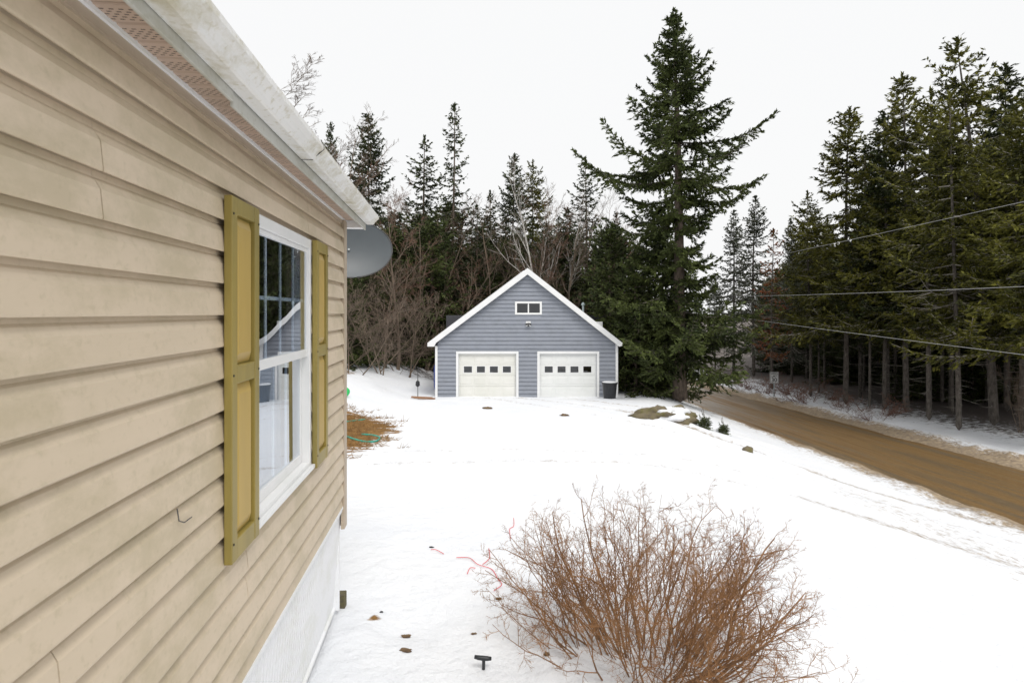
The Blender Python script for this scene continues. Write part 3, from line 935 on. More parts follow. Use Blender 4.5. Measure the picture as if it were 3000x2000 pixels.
# flood lamp
fx, fz = gX(1547.6) - APX, gZ(948) - g_ground
fl = MB().box(fx - 0.115, fx + 0.115, -0.06, -0.018, fz - 0.115, fz + 0.115).build('flood_light', 'white_paint', garage, bevel=0.006)
MB().tube([(fx, -0.05, fz), (fx, -0.11, fz - 0.01)], 0.04, 12).build('lamp_base', 'dark_metal', fl)
for sx in (-1, 1):
    MB().tube([(fx + sx * 0.02, -0.09, fz), (fx + sx * 0.06, -0.13, fz - 0.005), (fx + sx * 0.10, -0.20, fz - 0.03)], [0.02, 0.035, 0.05], 12).build('lamp_head', 'dark_metal', fl)
MB().tube([(fx, -0.09, fz - 0.02), (fx, -0.15, fz - 0.11)], [0.03, 0.035], 10).build('motion_sensor', 'dark_metal', fl)
# flue and vent on the right slope
px_, py_ = (at_px(1708.5, 29.0) - APX), 2.5
zr_ = rz(px_)
flue = MB().tube([(px_, py_, zr_ - 0.1), (px_, py_, z_px(893, 29.0) - g_ground)], 0.055, 14).build('stove_pipe', 'galvanised', garage, smooth=False)
zc = z_px(893, 29.0) - g_ground
MB().tube([(px_, py_, zc - 0.02), (px_, py_, zc + 0.04), (px_, py_, zc + 0.13)], [0.10, 0.105, 0.03], 14).build('pipe_cap', 'galvanised', flue)
vx = at_px(1752, 28.0) - APX
MB().box(vx - 0.2, vx + 0.2, 1.3, 1.7, rz(vx) - 0.2, rz(vx) + 0.26).build('roof_vent', 'white_paint', garage, bevel=0.02)

# ------------------------------------------------------------------ trees: generators
def spruce_mesh(seed, H, cb, R, dh=0.42, nb=6, dens=6.0, step=0.13, sl=0.20, sw=0.055, gap=0.08, trunk_r=0.2, lean=0.0, dead=True, tiltlow=-0.32, tilttop=0.55, up=0.28, quads=2, needle_cut=0.0, live=None, blmax=0.8, tpow=2.4, jit=0.5, inner=0):
    """returns (trunk, limbs, crown) arrays for one spruce standing at the origin"""
    rng = np.random.default_rng(seed)
    ph = rng.uniform(0, 6.28)
    def axis_pt(h):
        t = np.asarray(h) / H
        return np.stack([lean * t ** 1.4 + 0.12 * np.sin(ph + t * 5) * t, 0.12 * np.cos(ph * 2 + t * 4) * t, np.asarray(h) + 0 * t], -1)
    # trunk
    hs = np.concatenate([[-0.3, 0.0, 0.25, 0.7], np.linspace(1.4, H, 13)])
    rr = trunk_r * (1 - np.clip(hs, 0, H) / H) ** 0.85 + 0.012
    rr[0] *= 1.35; rr[1] *= 1.2; rr[2] *= 1.07
    tb = MB().tube(axis_pt(hs).tolist(), rr.tolist(), 10)
    limbs, spr_p, spr_d, spr_s = [], [], [], []
    def branch(h, azm, Lb, a, c, needles=True, r0=None):
        m = 6
        t = np.linspace(0, 1, m + 1)
        dirh = np.array([math.cos(azm), math.sin(azm), 0])
        side = np.array([-math.sin(azm), math.cos(azm), 0])
        wob = rng.normal(0, 0.05, 2)
        P = axis_pt(np.array([h]))[0] + dirh * (t * Lb)[:, None] + side * (wob[0] * Lb * t * t)[:, None]
        P[:, 2] += Lb * (a * t + c * (0.45 * t * t + 0.75 * t ** 4) + wob[1] * t * t)
        r0 = r0 or (0.008 + 0.011 * Lb)
        rad = r0 * (1 - 0.85 * t)
        limbs.append((P[:-1], P[1:], rad[:-1], rad[1:]))
        if not needles:
            k = rng.integers(2, 5)
            tt = rng.uniform(0.35, 0.95, k)
            base = np.array([P[int(q * m)] for q in tt])
            dd = dirh * 0.6 + side * rng.choice([-1, 1], k)[:, None] * 0.7 + np.array([0, 0, 1]) * rng.uniform(-0.5, 0.2, k)[:, None]
            ll = Lb * rng.uniform(0.15, 0.4, k)
            limbs.append((base, base + dd * ll[:, None], np.full(k, r0 * 0.35), np.full(k, r0 * 0.15)))
            return
        n = max(4, int(Lb * dens) + 3)
        tb_ = np.clip(np.linspace(0.10, 1.0, n) + rng.normal(0, 0.02, n), 0.06, 1.0)
        fi = tb_ * m
        i0 = np.minimum(fi.astype(int), m - 1)
        base = P[i0] + (P[i0 + 1] - P[i0]) * (fi - i0)[:, None]
        tang = P[i0 + 1] - P[i0]
        tang /= np.linalg.norm(tang, axis=1, keepdims=True)
        sg = np.where(np.arange(n) % 2 == 0, 1, -1) * 1.0
        ang = rng.uniform(0.6, 1.15, n)
        dz_ = rng.normal(-0.28, 0.22, n)
        d = tang * np.cos(ang)[:, None] + side * (sg * np.sin(ang))[:, None] + np.array([0, 0, 1.0]) * dz_[:, None]
        d /= np.linalg.norm(d, axis=1, keepdims=True)
        ll = (np.minimum(blmax, 0.42 * Lb * (1 - tb_)) + 0.16) * rng.uniform(0.6, 1.2, n)
        limbs.append((base, base + d * (ll * 0.8)[:, None], np.full(n, r0 * 0.28), np.full(n, r0 * 0.1)))
        K = max(2, int(np.ceil(ll.max() / step)))
        u = (np.arange(K) + 0.4)[None, :] * step + rng.uniform(-0.04, 0.04, (n, K))
        ok = (u < ll[:, None]) & (rng.random((n, K)) > needle_cut)
        Ps = base[:, None, :] + d[:, None, :] * u[..., None]
        Ps[..., 2] -= 0.18 * u ** 2
        Ds = d[:, None, :] + rng.normal(0, 0.33, (n, K, 3))
        spr_p.append(Ps[ok]); spr_d.append(Ds[ok])
        # sprays along the branch itself
        k = int(Lb / step) + 1
        q = rng.uniform(0.15, 1.02, k) * m
        i0 = np.minimum(q.astype(int), m - 1)
        Pb = P[i0] + (P[i0 + 1] - P[i0]) * (q - i0)[:, None]
        Db = (P[i0 + 1] - P[i0]) / np.linalg.norm(P[i0 + 1] - P[i0], axis=1, keepdims=True) + rng.normal(0, 0.4, (k, 3))
        spr_p.append(Pb); spr_d.append(Db)
    h = cb * H
    while h < H - 0.25:
        t = h / H
        a0 = tiltlow + (tilttop - tiltlow) * ((t - cb) / (1 - cb)) ** tpow
        off = rng.uniform(0, 6.28)
        cnt = nb if t < 0.9 else max(4, nb - 1)
        for i in range(cnt):
            if rng.random() < gap:
                continue
            azm = off + 6.283 * i / cnt + rng.normal(0, 0.22)
            Lb = R(t, azm) * rng.uniform(0.55, 1.10)
            if Lb < 0.12:
                continue
            nd_ = True if live is None else (rng.random() < live(t, azm))
            branch(h + rng.uniform(-jit, jit) * dh, azm, Lb * (1 if nd_ else 0.8), a0 + rng.normal(0, 0.09), up + rng.normal(0, 0.05), nd_)
        for i in range(inner):
            azm = rng.uniform(0, 6.283)
            branch(h + dh * 0.5 + rng.uniform(-0.2, 0.2), azm, max(0.5, R(t, azm) * rng.uniform(0.25, 0.5)) * min(1, (1 - t) * 6), a0 + rng.normal(-0.1, 0.1), up, True)
        h += dh * (1.0 if t < 0.75 else 0.72) * rng.uniform(0.8, 1.2)
    # leader
    for q in range(10):
        hh = H - 0.5 + 0.055 * q
        spr_p.append(axis_pt(np.array([hh] * 3)))
        spr_d.append(rng.normal(0, 0.5, (3, 3)) + np.array([0, 0, 0.9]))
    if dead:
        hh = 0.9
        while hh < cb * H + 1.5:
            branch(hh, rng.uniform(0, 6.28), rng.uniform(0.4, 1.7) * (0.4 + 0.6 * min(1, hh / (cb * H + 0.1))), rng.uniform(-0.35, 0.15), rng.uniform(-0.1, 0.15), False, rng.uniform(0.008, 0.016))
            hh += rng.uniform(0.08, 0.30)
    lv = prisms(np.concatenate([x[0] for x in limbs]), np.concatenate([x[1] for x in limbs]), np.concatenate([x[2] for x in limbs]), np.concatenate([x[3] for x in limbs]), 3)
    P = np.concatenate(spr_p); D = np.concatenate(spr_d)
    parts = []
    for q in range(quads):
        Dn = D + rng.normal(0, 0.22, D.shape)
        Dn /= np.linalg.norm(Dn, axis=1, keepdims=True) + 1e-9
        U = np.cross(Dn, rng.normal(0, 1, D.shape) * np.array([0.8, 0.8, 1.0]) + np.array([0, 0, 0.9]))
        U /= np.linalg.norm(U, axis=1, keepdims=True) + 1e-9
        ln = sl * rng.uniform(0.65, 1.25, len(P))[:, None]
        wd = sw * rng.uniform(0.6, 1.2, len(P))[:, None]
        Pq = P + rng.normal(0, 0.025, P.shape)
        V4 = np.stack([Pq - Dn * ln * 0.25, Pq + Dn * ln * 0.3 + U * wd, Pq + Dn * ln, Pq + Dn * ln * 0.3 - U * wd], 1).reshape(-1, 3)
        parts.append((V4, np.arange(len(P) * 4).reshape(-1, 4)))
    cr = merge(parts)
    return (tb, lv, cr)

def conic(rmax, power=0.85, var=0.0, seed=0, base=0.12):
    rs = np.random.default_rng(seed)
    ph = rs.uniform(0, 6.28, 6)
    def R(t, azm):
        lob = 1 + var * (math.sin(azm * 2 + ph[0] + t * 9) * 0.6 + math.sin(azm * 3 + ph[1] - t * 17) * 0.5)
        return rmax * max(0.0, (1 - t)) ** power * lob + base * min(1, (1 - t) * 12)
    return R

SPR = {}
def spruce_variant(key, H, trunk_mat, needle, **kw):
    tb, lv, cr = spruce_mesh(H=H, **kw)
    SPR[key] = (H, mesh_from('trunk', tb.V, tb.F, trunk_mat, True), mesh_from('limbs', lv[0], lv[1], 'dead_twig' if kw.get('dead', True) else 'bark_spruce'), mesh_from('crown', cr[0], cr[1], needle))

spruce_variant('full_a', 17, 'bark_grey', 'needles_olive', seed=11, cb=0.28, R=conic(4.9, 0.74, 0.3, 1), trunk_r=0.13, lean=0.2, dh=0.58, gap=0.18, jit=0.3, sw=0.040, sl=0.19, step=0.115, quads=3)
spruce_variant('full_b', 17, 'bark_grey', 'needles_olive', seed=12, cb=0.31, R=conic(4.5, 0.66, 0.3, 2), trunk_r=0.115, lean=-0.3, dh=0.6, gap=0.2, jit=0.3, sw=0.040, sl=0.19, step=0.115, quads=3)
spruce_variant('full_c', 17, 'bark_grey', 'needles_dark', seed=13, cb=0.29, R=conic(4.5, 0.72, 0.28, 3), trunk_r=0.125, lean=0.1, dh=0.56, gap=0.16, jit=0.3, sw=0.042, sl=0.19, step=0.115, quads=3)
spruce_variant('edge', 18, 'bark_grey', 'needles_olive', seed=14, cb=0.30, R=conic(4.9, 0.64, 0.28, 4), trunk_r=0.18, lean=-1.7, gap=0.24, dh=0.62, jit=0.3, sw=0.040, sl=0.19, step=0.115, quads=3, live=lambda t, a: 0.92 if t > 0.55 else 0.66)
spruce_variant('tall_bare', 17, 'bark_grey', 'needles_olive', seed=15, cb=0.38, R=conic(3.3, 0.55, 0.28, 5), trunk_r=0.085, lean=0.3, gap=0.2, dh=0.5, sw=0.05, sl=0.20)
spruce_variant('ragged', 17, 'bark_grey', 'needles_olive', seed=31, cb=0.29, R=conic(5.0, 0.66, 0.4, 33), trunk_r=0.12, lean=0.5, dh=0.66, gap=0.3, jit=0.3, sw=0.040, sl=0.19, step=0.115, quads=3, live=lambda t, a: 0.95 if t > 0.5 else 0.6)
spruce_variant('skinny', 19, 'bark_spruce', 'needles_dark', seed=16, cb=0.24, R=conic(2.9, 0.72, 0.2, 6), trunk_r=0.15, gap=0.2, dh=0.62, nb=5, dens=4.4, needle_cut=0.2, up=0.45, tiltlow=-0.55, blmax=0.4)
spruce_variant('skinny_b', 17, 'bark_spruce', 'needles_dark', seed=17, cb=0.2, R=conic(2.8, 0.66, 0.22, 7), trunk_r=0.14, gap=0.18, dh=0.55, nb=5, dens=4.6, needle_cut=0.2, up=0.4, tiltlow=-0.5, blmax=0.45)
spruce_variant('grey_sparse', 17, 'bark_grey', 'needles_grey', seed=18, cb=0.16, R=conic(4.2, 0.8, 0.2, 8), trunk_r=0.15, gap=0.12, dens=4.5, needle_cut=0.25, tiltlow=-0.45, live=lambda t, a: 0.95 if t > 0.5 else 0.55)
spruce_variant('rust', 15, 'bark_grey', 'needles_rust', seed=19, cb=0.2, R=conic(2.3, 0.6, 0.25, 9), trunk_r=0.12, gap=0.25, dens=4.0, needle_cut=0.5, live=lambda t, a: 0.45)
spruce_variant('low_dense', 9, 'bark_spruce', 'needles_hero', seed=20, cb=0.08, R=conic(3.2, 0.66, 0.25, 10, 0.25), trunk_r=0.12, dens=6.5, dh=0.40, tiltlow=-0.3, dead=False, sl=0.20, sw=0.05)
spruce_variant('sapling', 1.0, 'bark_spruce', 'needles_hero', seed=21, cb=0.12, R=conic(0.55, 0.8, 0.1, 11, 0.04), trunk_r=0.018, dens=14, dh=0.12, step=0.06, sl=0.10, sw=0.018, dead=False, gap=0.0)

def spruce_parts(root, key):
    H, a, b, c = SPR[key]
    for nm, me in (('trunk', a), ('limbs', b), ('crown', c)):
        add_obj(nm, me, root)

def place_spruce(key, px, top, Z, label, cat='spruce tree', group=None, wf=1.0, rot=0.0, name='spruce_tree', X=None, height=None):
    X = at_px(px, Z) if X is None else X
    g = gz(X, Z)
    Hh = (z_px(top, Z) - g) if height is None else height
    t = thing(name, label, cat, (X, Z, g - 0.05), rot, group)
    k = Hh / SPR[key][0]
    t.scale = (k * wf, k * wf, k)
    spruce_parts(t, key)
    return t

# the big spruce beside the garage
HX, HY = at_px(1992, 26.8), 26.8
hg = gz(HX, HY)
HH = z_px(40, 26.8) - hg
hero_r = [(0.0, 3.0, 3.6), (0.12, 4.0, 4.4), (0.22, 4.4, 3.8), (0.32, 4.4, 2.0), (0.40, 3.4, 1.5), (0.46, 2.8, 1.6), (0.52, 3.0, 2.7), (0.55, 4.0, 4.0), (0.59, 4.5, 5.4), (0.65, 3.9, 4.3), (0.725, 2.7, 3.2), (0.80, 1.8, 2.2), (0.86, 1.35, 1.5), (0.91, 0.95, 1.05), (0.955, 0.62, 0.65), (1.0, 0.12, 0.12)]
def hero_R(t, azm):
    ts = [q[0] for q in hero_r]
    lft = np.interp(t, ts, [q[1] for q in hero_r])
    rgt = np.interp(t, ts, [q[2] for q in hero_r])
    w = 0.5 + 0.5 * math.cos(azm)
    return (lft * (1 - w) + rgt * w) * (1 + 0.10 * math.sin(azm * 3 + t * 40))
hero = thing('spruce_tree', 'tallest dark spruce with thick bare trunk standing right of the grey garage', 'spruce tree', (HX, HY, hg - 0.05))
tb, lv, cr = spruce_mesh(5, HH, 0.10, hero_R, dh=0.74, nb=7, inner=2, dens=11.0, step=0.08, sl=0.18, sw=0.036, gap=0.17, tpow=3.4, jit=0.16, trunk_r=0.33, lean=-0.25, dead=True, tiltlow=-0.34, tilttop=0.40, up=0.33, quads=3, blmax=0.62, live=lambda t, a: 0.97 if t > 0.5 else (0.96 if math.cos(a) < 0.2 else 0.9))
add_obj('trunk', mesh_from('trunk', tb.V, tb.F, 'bark_spruce', True), hero)
add_obj('limbs', mesh_from('limbs', lv[0], lv[1], 'bark_grey'), hero)
add_obj('crown', mesh_from('crown', cr[0], cr[1], 'needles_hero'), hero)

for key, px, top, Z, wf, rot, label in (
        ('low_dense', 1792, 655, 29.6, 1.0, 0.5, 'bushy low spruce crowding the right corner of the grey garage'),
        ('low_dense', 1862, 745, 27.8, 1.0, 2.1, 'small dense spruce between the garage and the big spruce trunk'),
        ('low_dense', 1945, 880, 28.6, 1.25, 3.3, 'lowest small spruce hugging the left side of the big trunk'),
        ('low_dense', 1915, 640, 31.0, 0.9, 4.0, 'mid height spruce directly behind the big spruce trunk')):
    place_spruce(key, px, top, Z, label, wf=wf, rot=rot, group='small spruces around the big spruce')
for px, py, h, label in ((2062, 1238, 0.5, 'tiny spruce seedling in snow just right of the boulder'), (2118, 1250, 0.42, 'tiny spruce seedling on the snow bank nearest the road')):
    Z = 18.5
    X = at_px(px, Z)
    place_spruce('sapling', px, 0, Z, label, cat='seedling', group='spruce seedlings by the boulder', height=h, X=X, wf=1.1, name='spruce_seedling')

# across the road: trees at the edge, each told apart by its top
right_front = [
    ('edge', 2912, 112, 25.0, 1.0, 0.0, 'tallest spruce across the road with pale leaning trunk near the right edge'),
    ('ragged', 2722, 255, 27.0, 1.0, 1.0, 'spruce across the road with twin pale trunks beside it, second tallest top'),
    ('full_a', 2655, 215, 29.5, 1.0, 2.2, 'spruce across the road with olive crown left of the tallest one'),
    ('full_c', 2592, 330, 30.5, 0.95, 4.2, 'dark spruce across the road standing between the two olive crowns'),
    ('full_a', 2478, 318, 33.0, 1.1, 5.1, 'leftmost tall olive spruce at the edge of the stand across the road'),
    ('full_b', 2375, 560, 36.5, 1.0, 0.4, 'shorter spruce at the left end of the stand right behind the speed sign'),
    ('tall_bare', 2548, 420, 31.0, 0.9, 1.7, 'slim spruce with bare lower trunk in the middle of the roadside row'),
    ('full_c', 2950, 190, 29.0, 1.0, 3.0, 'spruce with pointed top right of the tallest one at the photo edge'),
    ('tall_bare', 2790, 330, 28.5, 0.9, 2.9, 'spruce with straight bare trunk just left of the leaning pale trunk'),
    ('full_b', 2995, 300, 24.0, 1.0, 5.3, 'spruce cut off by the right edge of the photo'),
]
for key, px, top, Z, wf, rot, label in right_front:
    place_spruce(key, px, top, Z, label, wf=wf, rot=rot, group='spruces along the far side of the road')
for key, px, top, Z, rot, label, wf in (
        ('grey_sparse', 2208, 575, 52.0, 0.3, 'thin greyish spruce down the road, the taller of the hazy pair', 1.0),
        ('grey_sparse', 2150, 615, 56.0, 2.0, 'thin greyish spruce down the road, the shorter left one of the pair', 1.0),
        ('rust', 2262, 670, 41.0, 1.0, 'dying spruce with rusty orange needles above the speed sign', 1.0),
        ('grey_sparse', 2320, 640, 46.0, 4.0, 'half bare spruce behind the rusty orange one', 0.8),
        ('full_c', 2095, 800, 62.0, 3.0, 'low distant spruce just right of the big trunk down the road', 1.0)):
    place_spruce(key, px, top, Z, label, wf=wf, rot=rot, group='trees down the road')
rng = random.Random(4)
taken = [(o.location.x, o.location.y) for o in C.objects if o.get('category') == 'spruce tree']
def free(x, y, d):
    return all((x - a) ** 2 + (y - b) ** 2 > d * d for a, b in taken)
tries = 0
count = 0
while count < 150 and tries < 14000:
    tries += 1
    Z = rng.uniform(19, 78)
    s = rng.uniform(3.2, 34)
    X = road_near(Z) + ROAD_W + s
    px = 1500 + F * X / Z
    if px > 3250 or px < 2230 or not free(X, Z, 1.7 + 0.012 * Z):
        continue
    if s < 9 and px < 2380 and Z < 60:
        continue
    taken.append((X, Z))
    Hh = rng.uniform(12.5, 15.5) if px > 2550 else rng.uniform(10.5, 13.0)
    # keep the outline of the stand: nothing above the roadside tops
    cap = np.interp(px, [2230, 2350, 2440, 2520, 2700, 2900, 3250], [840, 700, 470, 430, 300, 230, 230])
    Hh = min(Hh, z_px(cap, Z) - gz(X, Z))
    if Hh < 5:
        continue
    key = rng.choice(['full_a', 'full_b', 'ragged', 'tall_bare', 'tall_bare', 'full_c'])
    place_spruce(key, 0, 0, Z, 'spruce with bare lower trunk deep inside the dark stand across the road', group='spruces inside the dark stand', X=X, height=Hh, wf=rng.uniform(0.85, 1.15), rot=rng.uniform(0, 6.28))
    count += 1

tries = count = 0
while count < 70 and tries < 9000:
    tries += 1
    Z = rng.uniform(24, 85)
    s = rng.uniform(9, 36)
    X = road_near(Z) + ROAD_W + s
    px = 1500 + F * X / Z
    if px > 3200 or px < 2240 or not free(X, Z, 1.2):
        continue
    taken.append((X, Z))
    place_spruce('low_dense', 0, 0, Z, 'young spruce growing in the gloom under the dark stand across the road', group='young spruces under the dark stand', X=X, height=rng.uniform(4.5, 7.5), wf=rng.uniform(0.9, 1.3), rot=rng.uniform(0, 6.28))
    count += 1

row = []
for o in C.objects:
    if o.get('category') == 'spruce tree' and o.get('group') in ('spruces inside the dark stand', 'spruces along the far side of the road'):
        x, yq = o.location.x, o.location.y
        if x - road_near(yq) - ROAD_W < 6.5 and 2290 < 1500 + F * x / yq < 2990:
            row.append((1500 + F * x / yq, o))
words = ['first', 'second', 'third', 'fourth', 'fifth', 'sixth', 'seventh', 'eighth', 'ninth', 'tenth', 'eleventh', 'twelfth', 'thirteenth', 'fourteenth', 'fifteenth', 'sixteenth', 'seventeenth', 'eighteenth', 'nineteenth', 'twentieth']
row.sort(key=lambda q: q[0])
for w_, (q, o) in zip(words, row):
    if o['group'] == 'spruces inside the dark stand':
        o['label'] = 'bare trunked spruce, ' + w_ + ' right of the speed sign in the roadside row'

# behind the garage and the house
left_front = [
    ('skinny', 1328, 305, 42.0, 1.0, 0.0, 'tall skinny spruce with open branches standing above the left garage roof'),
    ('skinny_b', 1243, 400, 43.0, 1.25, 1.4, 'spruce left of the skinny one behind the garage, with narrow pointed top'),
    ('full_c', 1077, 337, 41.0, 1.0, 0.7, 'broad spruce rising behind the satellite dish'),
    ('full_c', 1505, 452, 45.0, 0.8, 1.9, 'dark spruce behind the garage ridge, left of the white birch'),
    ('full_b', 1552, 470, 47.0, 0.9, 3.3, 'olive spruce behind the garage ridge with the birch in front'),
    ('skinny_b', 1716, 460, 43.0, 1.1, 4.4, 'skinny spruce behind the right slope of the garage roof'),
    ('full_c', 968, 360, 44.0, 0.5, 2.6, 'dark narrow spruce just above the far end of the gutter'),
    ('skinny_b', 1437, 560, 46.0, 1.2, 0.9, 'short sparse spruce behind the left slope of the garage roof'),
]
for key, px, top, Z, wf, rot, label in left_front:
    t = place_spruce(key, px, top, Z, label, wf=wf, rot=rot, group='spruces behind the garage')
    taken.append((t.location.x, t.location.y))
rng = random.Random(9)
tries = count = 0
while count < 75 and tries < 8000:
    tries += 1
    Z = rng.uniform(39, 72)
    px = rng.uniform(640, 2000)
    X = at_px(px, Z)
    if not free(X, Z, 2.1) or X > road_near(Z) - 2.0:
        continue
    taken.append((X, Z))
    top = rng.uniform(590, 800) + (60 if 1700 < px < 1800 else 0)
    Hh = z_px(top, Z) - gz(X, Z)
    place_spruce(rng.choice(['full_c', 'full_c', 'skinny', 'low_dense']), 0, 0, Z, 'dark spruce in the wood behind the garage, lost among bare branches', group='dark spruces in the wood behind', X=X, height=Hh, wf=rng.uniform(1.0, 1.5), rot=rng.uniform(0, 6.28))
    count += 1

# ------------------------------------------------------------------ bare trees
def grow(seed, P0, D0, L0, R0, spec, trop=0.05, wander=0.12, gravity=0.0):
    """spec: per level (children per branch, length ratio, radius ratio, segments, angle, tmin). Returns segment arrays per level."""
    rng = np.random.default_rng(seed)
    levels = []
    P, D, Ln, R = [np.asarray(a, dtype=float) for a in (P0, D0, L0, R0)]
    for li, sp in enumerate(spec):
        segs = sp['seg']
        N = len(P)
        pts = np.empty((N, segs + 1, 3)); drs = np.empty((N, segs, 3))
        pts[:, 0] = P
        d = D / np.linalg.norm(D, axis=1, keepdims=True)
        for k in range(segs):
            d = d + rng.normal(0, sp.get('wander', wander), (N, 3)) + np.array([0, 0, sp.get('trop', trop)])
            d /= np.linalg.norm(d, axis=1, keepdims=True)
            drs[:, k] = d
            pts[:, k + 1] = pts[:, k] + d * (Ln / segs)[:, None]
        rad = R[:, None] * (1 - np.linspace(0, 1, segs + 1)[None, :] * sp.get('taper', 0.75))
        levels.append((pts[:, :-1].reshape(-1, 3), pts[:, 1:].reshape(-1, 3), rad[:, :-1].ravel(), rad[:, 1:].ravel(), pts))
        if li + 1 == len(spec):
            break
        nx_ = spec[li + 1]
        c = nx_['n']
        t = nx_['tmin'] + (1 - nx_['tmin']) * (np.arange(c)[None, :] + rng.uniform(0, 1, (N, c))) / c
        t = np.clip(t, 0, 0.999)
        fi = t * segs
        i0 = fi.astype(int)
        rowi = np.arange(N)[:, None]
        base = pts[rowi, i0] + drs[rowi, i0] * ((fi - i0) * (Ln / segs)[:, None])[..., None]
        pd = drs[rowi, i0]
        rv = rng.normal(0, 1, (N, c, 3))
        perp = rv - pd * (rv * pd).sum(-1, keepdims=True)
        perp /= np.linalg.norm(perp, axis=-1, keepdims=True) + 1e-9
        ang = nx_['ang'] * rng.uniform(0.65, 1.3, (N, c))
        nd_ = pd * np.cos(ang)[..., None] + perp * np.sin(ang)[..., None]
        lr = Ln[:, None] * nx_['len'] * (1.15 - 0.75 * t) * rng.uniform(0.6, 1.25, (N, c))
        rr = np.minimum(R[:, None] * (1 - t * sp.get('taper', 0.75)) * 0.8, R[:, None] * nx_['rad']) * rng.uniform(0.7, 1.1, (N, c))
        P, D, Ln, R = base.reshape(-1, 3), nd_.reshape(-1, 3), lr.ravel(), np.maximum(rr.ravel(), nx_.get('rmin', 0.0))
    return levels

def seg_mesh(levels, sides):
    return merge([prisms(l[0], l[1], l[2], l[3], s) for l, s in zip(levels, sides)])

BARE = {}
def bare_variant(key, seed, H, r, trunk_mat, twig_mat, n1=16, ang=0.75, l1=0.42, n2=9, n3=7, n4=4, tmin=0.25, stems=1, lean=0.0, wander=0.1, rmin=0.006, spread=0.25):
    rg = np.random.default_rng(seed + 100)
    P0 = np.stack([rg.uniform(-0.25, 0.25, stems) * (stems > 1), rg.uniform(-0.25, 0.25, stems) * (stems > 1), np.full(stems, -0.3)], -1)
    D0 = np.stack([rg.normal(lean, spread if stems > 1 else 0.03, stems), rg.normal(0, spread if stems > 1 else 0.03, stems), np.ones(stems)], -1)
    L0 = H * (rg.uniform(0.75, 1.0, stems) if stems > 1 else np.ones(1))
    spec = [dict(seg=9, wander=0.05, trop=0.03, taper=0.9),
            dict(n=n1, len=l1, rad=0.34, seg=6, ang=ang, tmin=tmin, wander=wander, trop=0.06),
            dict(n=n2, len=0.42, rad=0.5, seg=4, ang=0.7, tmin=0.2, wander=0.13, trop=0.05, rmin=rmin * 1.3),
            dict(n=n3, len=0.45, rad=0.55, seg=3, ang=0.65, tmin=0.15, wander=0.15, trop=0.03, rmin=rmin),
            dict(n=n4, len=0.5, rad=0.6, seg=2, ang=0.6, tmin=0.1, wander=0.15, rmin=rmin * 0.8)]
    lv = grow(seed, P0, D0, L0, np.full(stems, r), spec)
    a = seg_mesh(lv[:1], (9,))
    b = seg_mesh(lv[1:3], (5, 4))
    c = seg_mesh(lv[3:], (3, 3))
    top = max(l[1][:, 2].max() for l in lv)
    BARE[key] = (top, mesh_from('trunk', a[0], a[1], trunk_mat, True), mesh_from('limbs', b[0], b[1], trunk_mat, True), mesh_from('twigs', c[0], c[1], twig_mat))

bare_variant('tall_grey', 1, 17, 0.17, 'bark_bare', 'twig_brown', n1=18, l1=0.40, tmin=0.3)
bare_variant('red_a', 2, 11, 0.10, 'bark_bare', 'twig_red', n1=18, l1=0.42, ang=0.65, tmin=0.15, n4=5)
bare_variant('red_b', 3, 11, 0.09, 'bark_bare', 'twig_red', n1=9, l1=0.40, ang=0.6, tmin=0.12, stems=3, n2=8, n4=4)
bare_variant('brown', 4, 12, 0.11, 'bark_bare', 'twig_brown', n1=16, l1=0.42, ang=0.85, tmin=0.2)
bare_variant('broad', 7, 14, 0.10, 'bark_bare', 'twig_brown', n1=17, l1=0.36, ang=0.7, tmin=0.35, stems=5, n2=10, n3=8, n4=5, spread=0.22, rmin=0.0055)
bare_variant('birch', 5, 15, 0.12, 'bark_birch', 'twig_brown', n1=12, l1=0.36, ang=0.45, tmin=0.35, n2=8, n3=6, n4=3, stems=2, spread=0.05)
bare_variant('thicket', 6, 5.5, 0.034, 'bark_bare', 'twig_brown', n1=11, l1=0.55, ang=0.95, tmin=0.08, stems=4, n2=8, n3=6, n4=3, spread=0.5, wander=0.15)

bare_variant('brush', 8, 1.2, 0.012, 'twig_red', 'twig_red', n1=8, l1=0.5, ang=0.8, tmin=0.1, stems=7, n2=6, n3=4, n4=2, spread=0.5, wander=0.15, rmin=0.003)

def place_bare(key, px, top, Z, label, name='bare_tree', cat='bare tree', group=None, wf=1.0, rot=0.0, X=None, height=None):
    X = at_px(px, Z) if X is None else X
    g = gz(X, Z)
    t = thing(name, label, cat, (X, Z, g - 0.03), rot, group)
    Hh = (z_px(top, Z) - g) if height is None else height
    k = Hh / BARE[key][0]
    t.scale = (k * wf, k * wf, k)
    for nm, me in zip(('trunk', 'limbs', 'twigs'), BARE[key][1:]):
        o = add_obj(nm, me, t)
        if nm != 'trunk':
            o['kind'] = 'stuff'
    return t

